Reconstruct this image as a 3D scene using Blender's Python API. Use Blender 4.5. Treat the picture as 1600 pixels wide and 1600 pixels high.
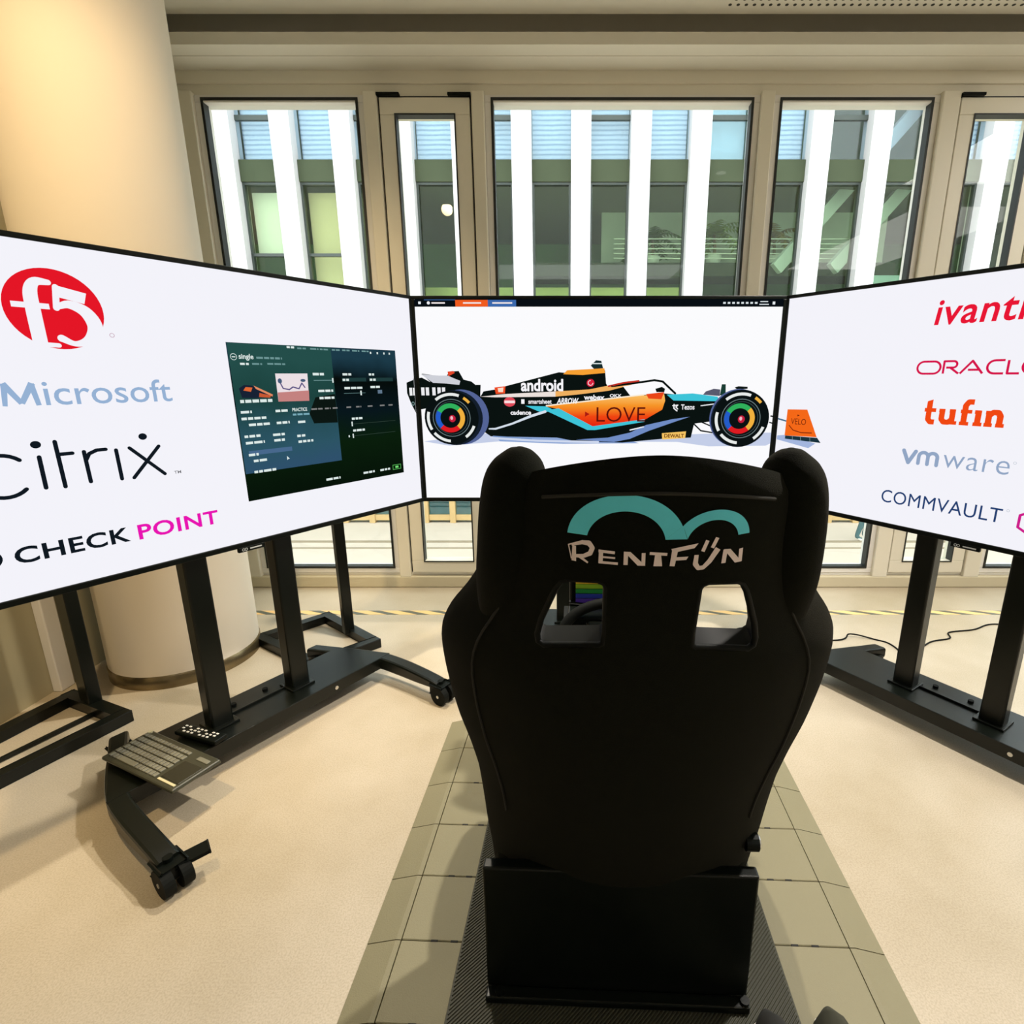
import bpy, bmesh, math, random
from mathutils import Vector, Matrix
R = math.radians
random.seed(7)
for o in list(bpy.data.objects): bpy.data.objects.remove(o)
sc = bpy.context.scene
COL = sc.collection

# ------------------------------------------------------------------ camera
cam_d = bpy.data.cameras.new('camera'); cam = bpy.data.objects.new('camera', cam_d); COL.objects.link(cam)
cam_d.sensor_width = 36.0; cam_d.lens = 36.0*840/1600; cam_d.shift_x = -0.05
cam_d.clip_start = 0.02; cam_d.clip_end = 200
cam.location = (0, 0, 1.2); cam.rotation_euler = (R(90-14.1646), 0, 0)
sc.camera = cam
# ------------------------------------------------------------------ world / exposure
w = bpy.data.worlds.new('overcast_sky'); sc.world = w; w.use_nodes = True
bg = w.node_tree.nodes['Background']; bg.inputs[0].default_value = (0.93, 0.97, 1.0, 1); bg.inputs[1].default_value = 4.0
vs = sc.view_settings
vs.view_transform = 'Standard'; vs.look = 'None'; vs.gamma = 1.0; vs.exposure = 0.0; vs.use_curve_mapping = False

# ------------------------------------------------------------------ helpers
def lin(c):
    c = c/255.0
    return c/12.92 if c <= 0.04045 else ((c+0.055)/1.055)**2.4
def srgb(r, g, b): return (lin(r), lin(g), lin(b), 1.0)

MATS = {}
def mat(name, col, rough=0.5, metal=0.0, noise=None, bump=None, spec=0.5, sheen=0.0):
    """principled material; noise=(scale, amount) mottles the colour, bump=(scale, strength) is fine relief"""
    if name in MATS: return MATS[name]
    m = bpy.data.materials.new(name); m.use_nodes = True
    nt = m.node_tree; b = nt.nodes['Principled BSDF']
    b.inputs['Base Color'].default_value = col; b.inputs['Roughness'].default_value = rough
    b.inputs['Metallic'].default_value = metal; b.inputs['Specular IOR Level'].default_value = spec
    if sheen:
        b.inputs['Sheen Weight'].default_value = sheen; b.inputs['Sheen Roughness'].default_value = 0.45
        b.inputs['Sheen Tint'].default_value = (1, .85, .6, 1)
    tc = nt.nodes.new('ShaderNodeTexCoord')
    if noise:
        n = nt.nodes.new('ShaderNodeTexNoise'); n.inputs['Scale'].default_value = noise[0]; n.inputs['Detail'].default_value = 5
        nt.links.new(tc.outputs['Object'], n.inputs['Vector'])
        mx = nt.nodes.new('ShaderNodeMix'); mx.data_type = 'RGBA'
        k = noise[1]
        mx.inputs['A'].default_value = tuple(c*(1-k) for c in col[:3])+(1,)
        mx.inputs['B'].default_value = tuple(min(1, c*(1+k)) for c in col[:3])+(1,)
        nt.links.new(n.outputs['Fac'], mx.inputs['Factor']); nt.links.new(mx.outputs['Result'], b.inputs['Base Color'])
    if bump:
        n2 = nt.nodes.new('ShaderNodeTexNoise'); n2.inputs['Scale'].default_value = bump[0]; n2.inputs['Detail'].default_value = 3
        nt.links.new(tc.outputs['Object'], n2.inputs['Vector'])
        bp = nt.nodes.new('ShaderNodeBump'); bp.inputs['Strength'].default_value = bump[1]; bp.inputs['Distance'].default_value = 0.002
        nt.links.new(n2.outputs['Fac'], bp.inputs['Height']); nt.links.new(bp.outputs['Normal'], b.inputs['Normal'])
    MATS[name] = m; return m
def emit(col, strength=1.0):
    key = 'lit_%d_%d_%d_%d' % (round(col[0]*999), round(col[1]*999), round(col[2]*999), round(strength*100))
    if key in MATS: return MATS[key]
    m = bpy.data.materials.new(key); m.use_nodes = True; nt = m.node_tree
    nt.nodes.remove(nt.nodes['Principled BSDF'])
    e = nt.nodes.new('ShaderNodeEmission'); e.inputs[0].default_value = col; e.inputs[1].default_value = strength
    nt.links.new(e.outputs[0], nt.nodes['Material Output'].inputs[0]); MATS[key] = m; return m
def emit_ramp(name, stops, axis='Z', lo=0, hi=1, noise=0.0):
    """picture gradient shown on a screen, along one of the screen's own axes"""
    m = bpy.data.materials.new(name); m.use_nodes = True; nt = m.node_tree
    nt.nodes.remove(nt.nodes['Principled BSDF'])
    tc = nt.nodes.new('ShaderNodeTexCoord'); sp = nt.nodes.new('ShaderNodeSeparateXYZ'); nt.links.new(tc.outputs['Object'], sp.inputs[0])
    mr = nt.nodes.new('ShaderNodeMapRange'); mr.inputs['From Min'].default_value = lo; mr.inputs['From Max'].default_value = hi
    nt.links.new(sp.outputs[axis], mr.inputs['Value'])
    cr = nt.nodes.new('ShaderNodeValToRGB'); els = cr.color_ramp.elements
    while len(els) < len(stops): els.new(0.5)
    for e_, (p_, c_) in zip(els, stops): e_.position = p_; e_.color = c_
    src = mr.outputs[0]
    if noise:
        n = nt.nodes.new('ShaderNodeTexNoise'); n.inputs['Scale'].default_value = 9; nt.links.new(tc.outputs['Object'], n.inputs['Vector'])
        ma = nt.nodes.new('ShaderNodeMath'); ma.operation = 'MULTIPLY_ADD'; ma.inputs[1].default_value = noise
        nt.links.new(n.outputs['Fac'], ma.inputs[0]); nt.links.new(mr.outputs[0], ma.inputs[2]); src = ma.outputs[0]
    nt.links.new(src, cr.inputs[0])
    e = nt.nodes.new('ShaderNodeEmission'); nt.links.new(cr.outputs[0], e.inputs[0])
    nt.links.new(e.outputs[0], nt.nodes['Material Output'].inputs[0]); MATS[name] = m; return m
def glass(name, tint, refl=0.08, rough=0.0):
    m = bpy.data.materials.new(name); m.use_nodes = True; nt = m.node_tree
    nt.nodes.remove(nt.nodes['Principled BSDF'])
    t = nt.nodes.new('ShaderNodeBsdfTransparent'); t.inputs[0].default_value = tint
    g = nt.nodes.new('ShaderNodeBsdfGlossy'); g.inputs['Roughness'].default_value = rough
    mx = nt.nodes.new('ShaderNodeMixShader'); mx.inputs[0].default_value = refl
    nt.links.new(t.outputs[0], mx.inputs[1]); nt.links.new(g.outputs[0], mx.inputs[2])
    nt.links.new(mx.outputs[0], nt.nodes['Material Output'].inputs[0]); MATS[name] = m; return m

def empty(name, loc, rz=0.0):
    o = bpy.data.objects.new(name, None); COL.objects.link(o); o.location = loc; o.rotation_euler = (0, 0, rz); o.empty_display_size = .05
    return o
def tag(o, label=None, cat=None, group=None, kind=None):
    if label: o['label'] = label
    if cat: o['category'] = cat
    if group: o['group'] = group
    if kind: o['kind'] = kind
    return o

class MB:
    def __init__(s): s.bm = bmesh.new()
    def box(s, x0, x1, y0, y1, z0, z1, bev=0.0, seg=2):
        b = bmesh.new(); bmesh.ops.create_cube(b, size=1)
        for v in b.verts: v.co = Vector(((x0+x1)/2+v.co.x*(x1-x0), (y0+y1)/2+v.co.y*(y1-y0), (z0+z1)/2+v.co.z*(z1-z0)))
        if bev: bmesh.ops.bevel(b, geom=list(b.edges), offset=bev, segments=seg, affect='EDGES', profile=.5)
        return s._merge(b)
    def _merge(s, b, M=None):
        if M is not None: bmesh.ops.transform(b, matrix=M, verts=b.verts)
        me = bpy.data.meshes.new('tmp'); b.to_mesh(me); b.free(); s.bm.from_mesh(me); bpy.data.meshes.remove(me); return s
    def obox(s, p0, p1, wid, hgt, bev=0.0):
        """bar from p0 to p1 (axis), wid sideways, hgt upward"""
        p0 = Vector(p0); p1 = Vector(p1); d = p1-p0; L = d.length; d.normalize()
        up = Vector((0, 0, 1)) if abs(d.z) < .95 else Vector((0, 1, 0))
        sd = d.cross(up).normalized(); u2 = sd.cross(d).normalized()
        b = bmesh.new(); bmesh.ops.create_cube(b, size=1)
        for v in b.verts: v.co = (p0+p1)/2 + d*(v.co.x*L) + sd*(v.co.y*wid) + u2*(v.co.z*hgt)
        if bev: bmesh.ops.bevel(b, geom=list(b.edges), offset=bev, segments=2, affect='EDGES', profile=.5)
        return s._merge(b)
    def cyl(s, p0, p1, r0, r1=None, n=20):
        r1 = r0 if r1 is None else r1
        p0 = Vector(p0); p1 = Vector(p1); d = p1-p0
        b = bmesh.new(); bmesh.ops.create_cone(b, cap_ends=True, segments=n, radius1=r0, radius2=r1, depth=d.length)
        q = d.to_track_quat('Z', 'Y').to_matrix().to_4x4(); q.translation = (p0+p1)/2
        return s._merge(b, q)
    def tube(s, pts, r, n=10, closed=False):
        pts = [Vector(p) for p in pts]; N = len(pts); rr = r if isinstance(r, (list, tuple)) else [r]*N
        rings = []; prev = None
        for i, p in enumerate(pts):
            if closed: t = pts[(i+1) % N]-pts[i-1]
            else: t = pts[min(i+1, N-1)]-pts[max(i-1, 0)]
            t.normalize()
            if prev is None:
                a = Vector((0, 0, 1)) if abs(t.z) < .9 else Vector((1, 0, 0)); nrm = t.cross(a).normalized()
            else: nrm = (prev-t*prev.dot(t)).normalized()
            prev = nrm; bn = t.cross(nrm)
            rings.append([s.bm.verts.new(p+(nrm*math.cos(2*math.pi*k/n)+bn*math.sin(2*math.pi*k/n))*rr[i]) for k in range(n)])
        for i in range(N if closed else N-1):
            A = rings[i]; B = rings[(i+1) % N]
            for k in range(n): s.bm.faces.new((A[k], A[(k+1) % n], B[(k+1) % n], B[k]))
        if not closed:
            s.bm.faces.new(rings[0][::-1]); s.bm.faces.new(rings[-1])
        return s
    def prism(s, poly, f, d0, d1):
        """poly = 2D points, f(u, v, d) -> 3D; extruded from d0 to d1"""
        A = [s.bm.verts.new(f(u, v, d0)) for u, v in poly]; B = [s.bm.verts.new(f(u, v, d1)) for u, v in poly]
        n = len(poly)
        s.bm.faces.new(A); s.bm.faces.new(B[::-1])
        for i in range(n): s.bm.faces.new((A[i], B[i], B[(i+1) % n], A[(i+1) % n]))
        return s
    def lathe(s, prof, c=(0, 0, 0), n=48):
        c = Vector(c); rings = []
        for r, z in prof: rings.append([s.bm.verts.new(c+Vector((r*math.cos(2*math.pi*k/n), r*math.sin(2*math.pi*k/n), z))) for k in range(n)])
        for A, B in zip(rings, rings[1:]):
            for k in range(n): s.bm.faces.new((A[k], A[(k+1) % n], B[(k+1) % n], B[k]))
        s.bm.faces.new(rings[0][::-1]); s.bm.faces.new(rings[-1]); return s
    def sphere(s, c, r, sc3=(1, 1, 1), n=20):
        b = bmesh.new(); bmesh.ops.create_uvsphere(b, u_segments=n, v_segments=n//2+2, radius=r)
        for v in b.verts: v.co = Vector((v.co.x*sc3[0], v.co.y*sc3[1], v.co.z*sc3[2]))+Vector(c)
        return s._merge(b)
    def xf(s, M): bmesh.ops.transform(s.bm, matrix=M, verts=s.bm.verts); return s
    def build(s, name, m, parent=None, smooth=False, loc=None, norm=True):
        if norm: bmesh.ops.recalc_face_normals(s.bm, faces=s.bm.faces)
        me = bpy.data.meshes.new(name); s.bm.to_mesh(me); s.bm.free()
        if smooth:
            for p in me.polygons: p.use_smooth = True
        me.materials.append(m)
        o = bpy.data.objects.new(name, me); COL.objects.link(o)
        if parent: o.parent = parent
        if loc: o.location = loc
        return o
def autosmooth(o, ang=35):
    me = o.data
    for p in me.polygons: p.use_smooth = True
    b = bmesh.new(); b.from_mesh(me)
    for e in b.edges:
        if len(e.link_faces) == 2 and e.calc_face_angle(0) > R(ang): e.smooth = False
    b.to_mesh(me); b.free(); return o
def share(o, parent, loc, name=None):
    c = o.copy(); COL.objects.link(c); c.parent = parent; c.location = loc
    return c
def struct(o, label=None, cat=None):
    o['kind'] = 'structure'
    if label: o['label'] = label
    if cat: o['category'] = cat
    return o
def catmull(P, n=8):
    P = [Vector(p) for p in P]; Q = [P[0]*2-P[1]]+P+[P[-1]*2-P[-2]]; out = []
    for i in range(1, len(Q)-2):
        for k in range(n):
            t = k/n; a, b, c, d = Q[i-1:i+3]
            out.append(.5*((2*b)+(c-a)*t+(2*a-5*b+4*c-d)*t*t+(3*b-a-3*c+d)*t**3))
    out.append(P[-1]); return out
def lerp_tab(tab, x):
    tab = sorted(tab)
    if x <= tab[0][0]: return tab[0][1]
    for (a, b), (c, d) in zip(tab, tab[1:]):
        if x <= c:
            t = (x-a)/(c-a); return b+(d-b)*t
    return tab[-1][1]

# ------------------------------------------------------------------ materials of the place
def concrete_mat():
    m = bpy.data.materials.new('polished_concrete'); m.use_nodes = True; nt = m.node_tree; b = nt.nodes['Principled BSDF']
    tc = nt.nodes.new('ShaderNodeTexCoord')
    n1 = nt.nodes.new('ShaderNodeTexNoise'); n1.inputs['Scale'].default_value = 1.3; n1.inputs['Detail'].default_value = 6; n1.inputs['Roughness'].default_value = .6
    n2 = nt.nodes.new('ShaderNodeTexNoise'); n2.inputs['Scale'].default_value = 260; n2.inputs['Detail'].default_value = 2
    for n in (n1, n2): nt.links.new(tc.outputs['Object'], n.inputs['Vector'])
    cr = nt.nodes.new('ShaderNodeValToRGB'); cr.color_ramp.elements[0].position = .3; cr.color_ramp.elements[1].position = .72
    cr.color_ramp.elements[0].color = (.40, .335, .225, 1); cr.color_ramp.elements[1].color = (.57, .50, .39, 1)
    nt.links.new(n1.outputs['Fac'], cr.inputs[0])
    mx = nt.nodes.new('ShaderNodeMix'); mx.data_type = 'RGBA'; mx.blend_type = 'MULTIPLY'; mx.inputs['Factor'].default_value = .35
    cr2 = nt.nodes.new('ShaderNodeValToRGB'); cr2.color_ramp.elements[0].position = .35; cr2.color_ramp.elements[0].color = (.55, .52, .45, 1); cr2.color_ramp.elements[1].position = .6
    nt.links.new(n2.outputs['Fac'], cr2.inputs[0])
    nt.links.new(cr.outputs[0], mx.inputs['A']); nt.links.new(cr2.outputs[0], mx.inputs['B'])
    nt.links.new(mx.outputs['Result'], b.inputs['Base Color'])
    b.inputs['Roughness'].default_value = .38; b.inputs['Specular IOR Level'].default_value = .45
    return m
M_floor = concrete_mat()
M_frame = mat('cream_painted_frame', (.78, .74, .62, 1), .45, noise=(3, .04))
M_white = mat('white_paint', (.80, .78, .74, 1), .6, noise=(2, .03))
M_ceil = mat('ceiling_white', (.74, .71, .62, 1), .8, noise=(1.5, .04))
M_gask = mat('black_rubber_gasket', (.006, .009, .008, 1), .5)
M_plaster = mat('column_plaster', (.74, .67, .56, 1), .75, noise=(1.2, .05))
M_wallL = mat('olive_beige_wall', (.42, .38, .25, 1), .35, noise=(1.5, .12))
M_black = mat('black_powder_coat', (.003, .0045, .003, 1), .30, bump=(500, .12), spec=.3)
M_blackpl = mat('black_plastic', (.0035, .005, .004, 1), .35, spec=.12)
M_rub = mat('black_rubber', (.005, .006, .005, 1), .7, spec=.12)
M_steel = mat('brushed_steel', (.6, .6, .58, 1), .3, metal=1)
M_glass = glass('window_glass', (.94, .975, .955, 1), .03)

# ------------------------------------------------------------------ room shell
YW = 2.976      # window wall plane
XLW, XRW, YB = -2.0, 6.0, -5.0
CEIL = 2.711
fl = struct(MB().box(XLW-.1, XRW+.1, YB-.1, YW+.25, -.12, 0).build('floor', M_floor), 'polished beige concrete floor of the showroom', 'floor')
struct(MB().box(XLW-.15, XLW, YB, YW+.2, 0, 3.0).build('wall_left', M_wallL), 'olive beige side wall beside the round column', 'wall')
struct(MB().box(XRW, XRW+.15, YB, YW+.2, 0, 3.0).build('wall_right', M_white), 'plain white side wall far from the column', 'wall')
struct(MB().box(XLW-.15, XRW+.15, YB-.15, YB, 0, 3.0).build('wall_back', M_white), 'plain white wall facing the window wall', 'wall')
struct(MB().box(XLW+.0, XLW+.035, 1.872, 1.932, 0, 2.711, .004).build('trim_1', M_white), 'narrow white vertical trim on the olive wall', 'trim')
# ceiling: main slab, then stepped bulkheads running along the window wall
ce = struct(MB().box(XLW-.15, XRW+.15, YB-.15, 2.766, CEIL, 3.0).build('ceiling', M_ceil), 'off white stepped ceiling above the window wall', 'ceiling')
MB().box(XLW, XRW, 2.92, 2.93, 2.6465, 2.86).build('slot_back', M_ceil, ce)
MB().box(XLW, XRW, 2.766, 2.93, 2.85, 3.0).build('slot_cover', M_ceil, ce)
MB().box(XLW, XRW, 2.766, 2.85, 2.60, 2.6465).build('bulkhead_step', M_ceil, ce)
MB().box(XLW, XRW, 2.93, 3.15, 2.6465, 3.0).build('bulkhead_back', M_ceil, ce)
b = MB()
b.box(XLW, XRW, 2.85, YW+.12, 2.598, 2.6465)
b.build('bulkhead', M_ceil, ce)
for x0, x1 in ((-1.75, -.98), (-.96, -.42), (2.15, 3.4)):
    MB().box(x0, x1, 2.842, 2.852, 2.607, 2.637, .003).build('diffuser_strip', mat('grey_diffuser', (.42, .40, .32, 1), .6), ce)
pb = MB()
for i in range(44):
    for j in range(4):
        cx = .70+i*.034+(.017 if j % 2 else 0); cy = 2.706-j*.034
        pb.cyl((cx, cy, CEIL-.0012), (cx, cy, CEIL+.01), .0075, n=8)
tag(pb.build('perforation', mat('perforation_shade', (.05, .05, .04, 1), .9), ce), kind='stuff')  # solid discs, the shade inside each hole is put into the colour

# window wall: header, plinth, sills
hd = struct(MB().box(XLW, XRW, YW, YW+.12, 2.498, 2.66).box(XLW, XRW, YW-.012, YW+.1, 2.545, 2.60, .004).build('wall_front', M_frame), 'cream header beam above the row of windows', 'wall')
MB().box(XLW, XRW, YW-.03, YW+.12, 0.0, .068, .006).build('plinth', mat('plinth_beige', (.62, .56, .40, 1), .5), hd)
MB().box(XLW, XRW, YW-.005, YW+.12, .068, .09, .004).build('sill', M_white, hd)
Z0, Z1 = .085, 2.50
def mull(x0, x1, label):
    o = MB().box(x0, x1, YW-.03, YW+.09, Z0-.02, Z1+.01, .005).build('trim_%d' % mull.n, M_frame); mull.n += 1
    return struct(o, label, 'trim')
mull.n = 2
mull(-2.0, -1.76, 'cream window wall post beside the round column')
mull(-.95, -.885, 'slim cream mullion between the column window and the narrow door')
mull(-.437, -.376, 'slim cream mullion between the narrow door and the widest window')
mull(.941, 1.005, 'slim cream mullion between the widest window and the next window')
mull(1.80, 1.885, 'cream mullion beside the door farther from the column')
mull(2.33, 2.42, 'cream mullion on the far jamb of the door farther from the column')
mull(5.2, 6.0, 'wide cream post at the far end of the window wall')
def frame_ring(m_, x0, x1, z0, z1, t, y0, y1, bev=.003):
    m_.box(x0, x1, y0, y1, z0, z0+t, bev); m_.box(x0, x1, y0, y1, z1-t, z1, bev)
    m_.box(x0, x0+t, y0, y1, z0+t, z1-t, bev); m_.box(x1-t, x1, y0, y1, z0+t, z1-t, bev); return m_
def window(n, x0, x1, label):
    e_ = empty('window_%d' % n, ((x0+x1)/2, YW, Z0)); h = (x1-x0)/2; H_ = Z1-Z0
    struct(e_, label, 'window')
    frame_ring(MB(), -h, h, 0, H_, .032, -.01, .07).build('window_frame', M_white, e_)
    frame_ring(MB(), -h+.030, h-.030, .028, H_-.012, .012, -.013, .03, 0).build('gasket', M_gask, e_)
    MB().box(-h+.035, h-.035, .018, .024, .035, H_-.02).build('pane', M_glass, e_)
    return e_
window(1, -1.76, -.95, 'tall window beside the round column')
window(2, -.376, .941, 'widest window directly behind the middle screen')
window(3, 1.005, 1.80, 'window between the widest window and the far door')
window(4, 2.42, 5.2, 'long window beyond the far door')
def door(n, x0, x1, label):
    e_ = empty('door_%d' % n, ((x0+x1)/2, YW, Z0)); h = (x1-x0)/2; H_ = Z1-Z0
    struct(e_, label, 'door')
    frame_ring(MB(), -h, h, 0, H_-.004, .012, -.004, .06, 0).build('dark_rebate', M_gask, e_)
    frame_ring(MB(), -h+.009, h-.009, .006, H_-.016, .072, -.022, .05).build('door_leaf', M_frame, e_)
    frame_ring(MB(), -h+.078, h-.078, .07, H_-.083, .007, -.025, .02, 0).build('gasket', M_gask, e_)
    MB().box(-h+.08, h-.08, .01, .016, .075, H_-.09).build('pane', M_glass, e_)
    for sx in (-1, 1):
        MB().box(sx*(h-.055)-.055, sx*(h-.055)+.055, -.04, -.015, H_-.014, H_-.001, .003).build('hinge_cover', M_blackpl, e_)
    return e_
door(1, -.885, -.437, 'narrow glazed door between two slim mullions nearest the column')
door(2, 1.885, 2.33, 'narrow glazed door beyond the third window')

# round column
cx, cy = -1.656, 2.158
co = empty('column', (cx, cy, 0)); struct(co, 'thick round plaster column beside the window wall', 'column')
MB().lathe([(.275, .055), (.275, 2.72)], n=96).build('shaft', M_plaster, co, smooth=True).data
autosmooth(co.children[0], 40)
M_skirt = mat('column_skirting_steel', (.22, .17, .09, 1), .25, metal=.8, noise=(14, .6))
autosmooth(MB().lathe([(.279, 0), (.279, .05), (.275, .055)], n=96).build('skirting', M_skirt, co), 40)

# ------------------------------------------------------------------ lamps of the room
def panel_light(name, x, y, sx, sy, power, col, label):
    e_ = empty(name+'_offscreen', (x, y, CEIL)); tag(e_, label, 'ceiling light')
    frame_ring_xy = MB(); t = .02
    for a in ((-sx/2, sx/2, -sy/2, -sy/2+t), (-sx/2, sx/2, sy/2-t, sy/2), (-sx/2, -sx/2+t, -sy/2, sy/2), (sx/2-t, sx/2, -sy/2, sy/2)):
        frame_ring_xy.box(*a, -.022, .001)
    frame_ring_xy.build('frame', M_white, e_)
    MB().box(-sx/2+t, sx/2-t, -sy/2+t, sy/2-t, -.014, -.002).build(name+'_diffuser_offscreen', emit(col, power), e_)
    return e_
panel_light('long_panel_light', .3, -2.6, 2.8, 1.2, 2.1, (1, .97, .95, 1), 'long ceiling panel light behind the racing seat')
panel_light('slim_panel_light', 3.8, -.9, 1.2, 3.0, 4.2, (1, .95, .88, 1), 'long ceiling panel light near the far side wall')
panel_light('wide_panel_light', 3.6, 1.75, 1.8, 1.2, 8.0, (1, .96, .9, 1), 'wide ceiling panel light near the far window')
def downlight(name, x, y, tx, ty, tz, power, col, size, label, rad=.05, z=CEIL):
    e_ = empty(name+'_offscreen', (x, y, z)); tag(e_, label, 'lamp')
    autosmooth(MB().lathe([(.055, -.012), (.055, 0.0), (.04, .001)], n=32).build('rim', M_white, e_))
    MB().lathe([(.038, -.0135), (.038, -.011)], n=32).build(name+'_lens_offscreen', emit(col, 2), e_)
    L = bpy.data.lights.new(name+'_offscreen', 'SPOT'); L.energy = power; L.color = col[:3]; L.spot_size = R(size); L.spot_blend = .6; L.shadow_soft_size = rad
    l = bpy.data.objects.new(name+'_beam_offscreen', L); COL.objects.link(l); l.parent = e_
    l.location = (0, 0, -.05)
    d = Vector((tx-x, ty-y, tz-z)); l.rotation_euler = d.to_track_quat('-Z', 'Y').to_euler()
    return e_
downlight('neutral_spot_lamp', 1.2, 1.4, .85, 1.15, 0, 300, (1, .93, .86, 1), 104, 'round ceiling spot lamp above the far screen', .05)
downlight('warm_spot_lamp', -1.05, .60, -1.62, 2.05, 1.0, 135, (1, .74, .42, 1), 88, 'round warm ceiling spot lamp above the keyboard', .05)
downlight('cream_spot_lamp', -.55, 2.15, -.6, 1.75, .2, 190, (1, .90, .74, 1), 76, 'round ceiling spot lamp behind the logo screen beside the column', .04)

# ------------------------------------------------------------------ courtyard and the building across it
GZ = -2.3
M_pave = mat('pale_stone_paving', (.50, .43, .35, 1), .8, noise=(2.5, .06))
pv = struct(MB().box(-22, 26, YW+.6, 30, GZ-.2, GZ).build('courtyard_paving', M_pave), 'pale stone paving of the courtyard outside', 'paving')
M_kerb = mat('kerb_stone', (.26, .21, .14, 1), .8)
MB().box(-20, 24, 11.15, 11.25, GZ-.05, GZ+.02).build('kerb_joint', M_kerb, pv)
MB().box(-20, 24, 10.72, 10.78, GZ-.05, GZ+.015).build('kerb_joint', M_kerb, pv)
YF = 12.8; BAY = 1.235; X0F = -1.07; PW = .41
M_pil = mat('white_facade_pilaster', (.55, .53, .535, 1), .7, noise=(1, .02))
M_span = mat('dark_spandrel', (.05, .062, .036, 1), .8, noise=(2, .2), spec=.1)
M_mullion = mat('dark_window_bar', (.03, .04, .035, 1), .4)
M_paneU = glass('upper_pane', (.86, .93, .96, 1), .05, .02)
M_paneL = glass('lower_pane', (.84, .91, .80, 1), .015, .02)
M_paneG = glass('ground_pane', (.50, .80, .86, 1), .12, .02)
M_wood = mat('light_wood_frame', (.46, .31, .13, 1), .5, noise=(4, .12))
ob = empty('office_building', (0, YF, GZ)); tag(ob, 'office building with white pilasters across the courtyard', 'building')
TOPZ = 11.0
k0, k1 = -8, 11
P = None; parts = {}
def put(key, name, maker, m_, x, z):
    if key not in parts: parts[key] = maker().build(name, m_, ob, loc=(x, 0, z-GZ))
    else: share(parts[key], ob, (x, 0, z-GZ))
    return parts[key]
G = BAY-PW
for k in range(k0, k1+1):
    x = X0F+k*BAY
    put('pil', 'pilaster', lambda: MB().box(0, PW, -.22, .2, 0, TOPZ-.8), M_pil, x, .8)
    if k == k1: break
    xg = x+PW
    put('sp', 'spandrel', lambda: MB().box(0, G, -.04, .3, 0, .42, .01), M_span, xg, 5.20)
    put('pu', 'pane', lambda: MB().box(0, G, .05, .07, 0, 3.0), M_paneU, xg, 5.62)
    if k % 2 == 1: put('tr', 'transom', lambda: MB().box(0, G, .02, .1, 0, .10, .01), M_mullion, xg, 6.36)
    put('pl', 'pane', lambda: MB().box(0, G, .05, .07, 0, 3.9), M_paneL, xg, 1.3)
    put('fl', 'window_bar', lambda: frame_ring(MB(), 0, G, 0, 3.9, .045, .0, .1, 0), M_mullion, xg, 1.3)
    if k in (-6, -5, -4): put('fl2', 'transom', lambda: MB().box(0, G, .0, .1, 0, .06), M_mullion, xg, 3.75)
    put('sp2', 'spandrel', lambda: MB().box(0, G, -.04, .3, 0, .6, .01), M_span, xg, .75)
    put('su', 'spandrel', lambda: MB().box(0, G, -.04, .3, 0, .42, .01), M_span, xg, 9.2)
    put('pu2', 'pane', lambda: MB().box(0, G, .05, .07, 0, 2.4), M_paneU, xg, 9.62)
# ground storey with light wood frames
gx = -3.05; n = 0
gp = [X0F+k0*BAY+.62*0+i*.66 for i in range(35)]
for i, x in enumerate(gp):
    put('wp', 'wood_post', lambda: MB().box(-.07, .07, -.05, .12, 0, 3.05, .008), M_wood, x-.34+.0, GZ)
    if i < len(gp)-1:
        put('wr', 'wood_rail', lambda: MB().box(.07, .59, -.02, .1, .06, .2, .008), M_wood, x-.34, GZ)
        put('wg', 'pane', lambda: MB().box(.07, .59, .05, .06, .2, 3.0), M_paneG, x-.34, GZ)
XA, XB = X0F+k0*BAY, X0F+k1*BAY+PW
M_inner = mat('inner_green_wall', (.13, .28, .11, 1), .9, noise=(.8, .35))
M_slab = mat('inner_slab', (.16, .17, .12, 1), .9)
MB().box(XA, XB, 6.0, 6.2, 0, TOPZ-GZ).build('inner_wall', M_inner, ob)
for sx in (XA-.2, XB): MB().box(sx, sx+.2, -.2, 6.2, 0, TOPZ-GZ).build('end_wall', M_pil, ob)
for z in (.9, 5.3, 9.3): MB().box(XA, XB, .3, 6.0, z-GZ, z-GZ+.25).build('floor_slab', M_slab, ob)
MB().box(XA-.2, XB+.2, -.3, 6.2, TOPZ-GZ, TOPZ-GZ+.3).build('roof', M_pil, ob)
MB().box(XA, XB, 2.4, 2.6, 0, 3.0).build('inner_wall', mat('ground_inner_teal', (.18, .34, .36, 1), .8), ob)
# panels behind the upper panes, painted with the wavy reflections of the glass
def reflection_mat():
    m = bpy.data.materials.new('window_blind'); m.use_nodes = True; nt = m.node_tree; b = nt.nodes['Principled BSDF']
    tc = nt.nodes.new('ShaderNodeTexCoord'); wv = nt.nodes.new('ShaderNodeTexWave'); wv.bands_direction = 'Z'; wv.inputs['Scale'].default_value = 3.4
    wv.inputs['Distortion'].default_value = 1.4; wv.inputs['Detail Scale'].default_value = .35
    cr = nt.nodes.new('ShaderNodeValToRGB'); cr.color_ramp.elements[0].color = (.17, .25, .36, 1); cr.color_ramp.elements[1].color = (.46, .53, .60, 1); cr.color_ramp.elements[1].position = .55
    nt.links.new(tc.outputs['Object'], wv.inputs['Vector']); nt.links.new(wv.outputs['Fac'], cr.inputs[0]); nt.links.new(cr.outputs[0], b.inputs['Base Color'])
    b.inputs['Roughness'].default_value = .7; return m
M_reflect = reflection_mat()
M_reflect2 = mat('pale_blue_reflection', (.34, .48, .52, 1), .7, noise=(5, .15))
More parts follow.
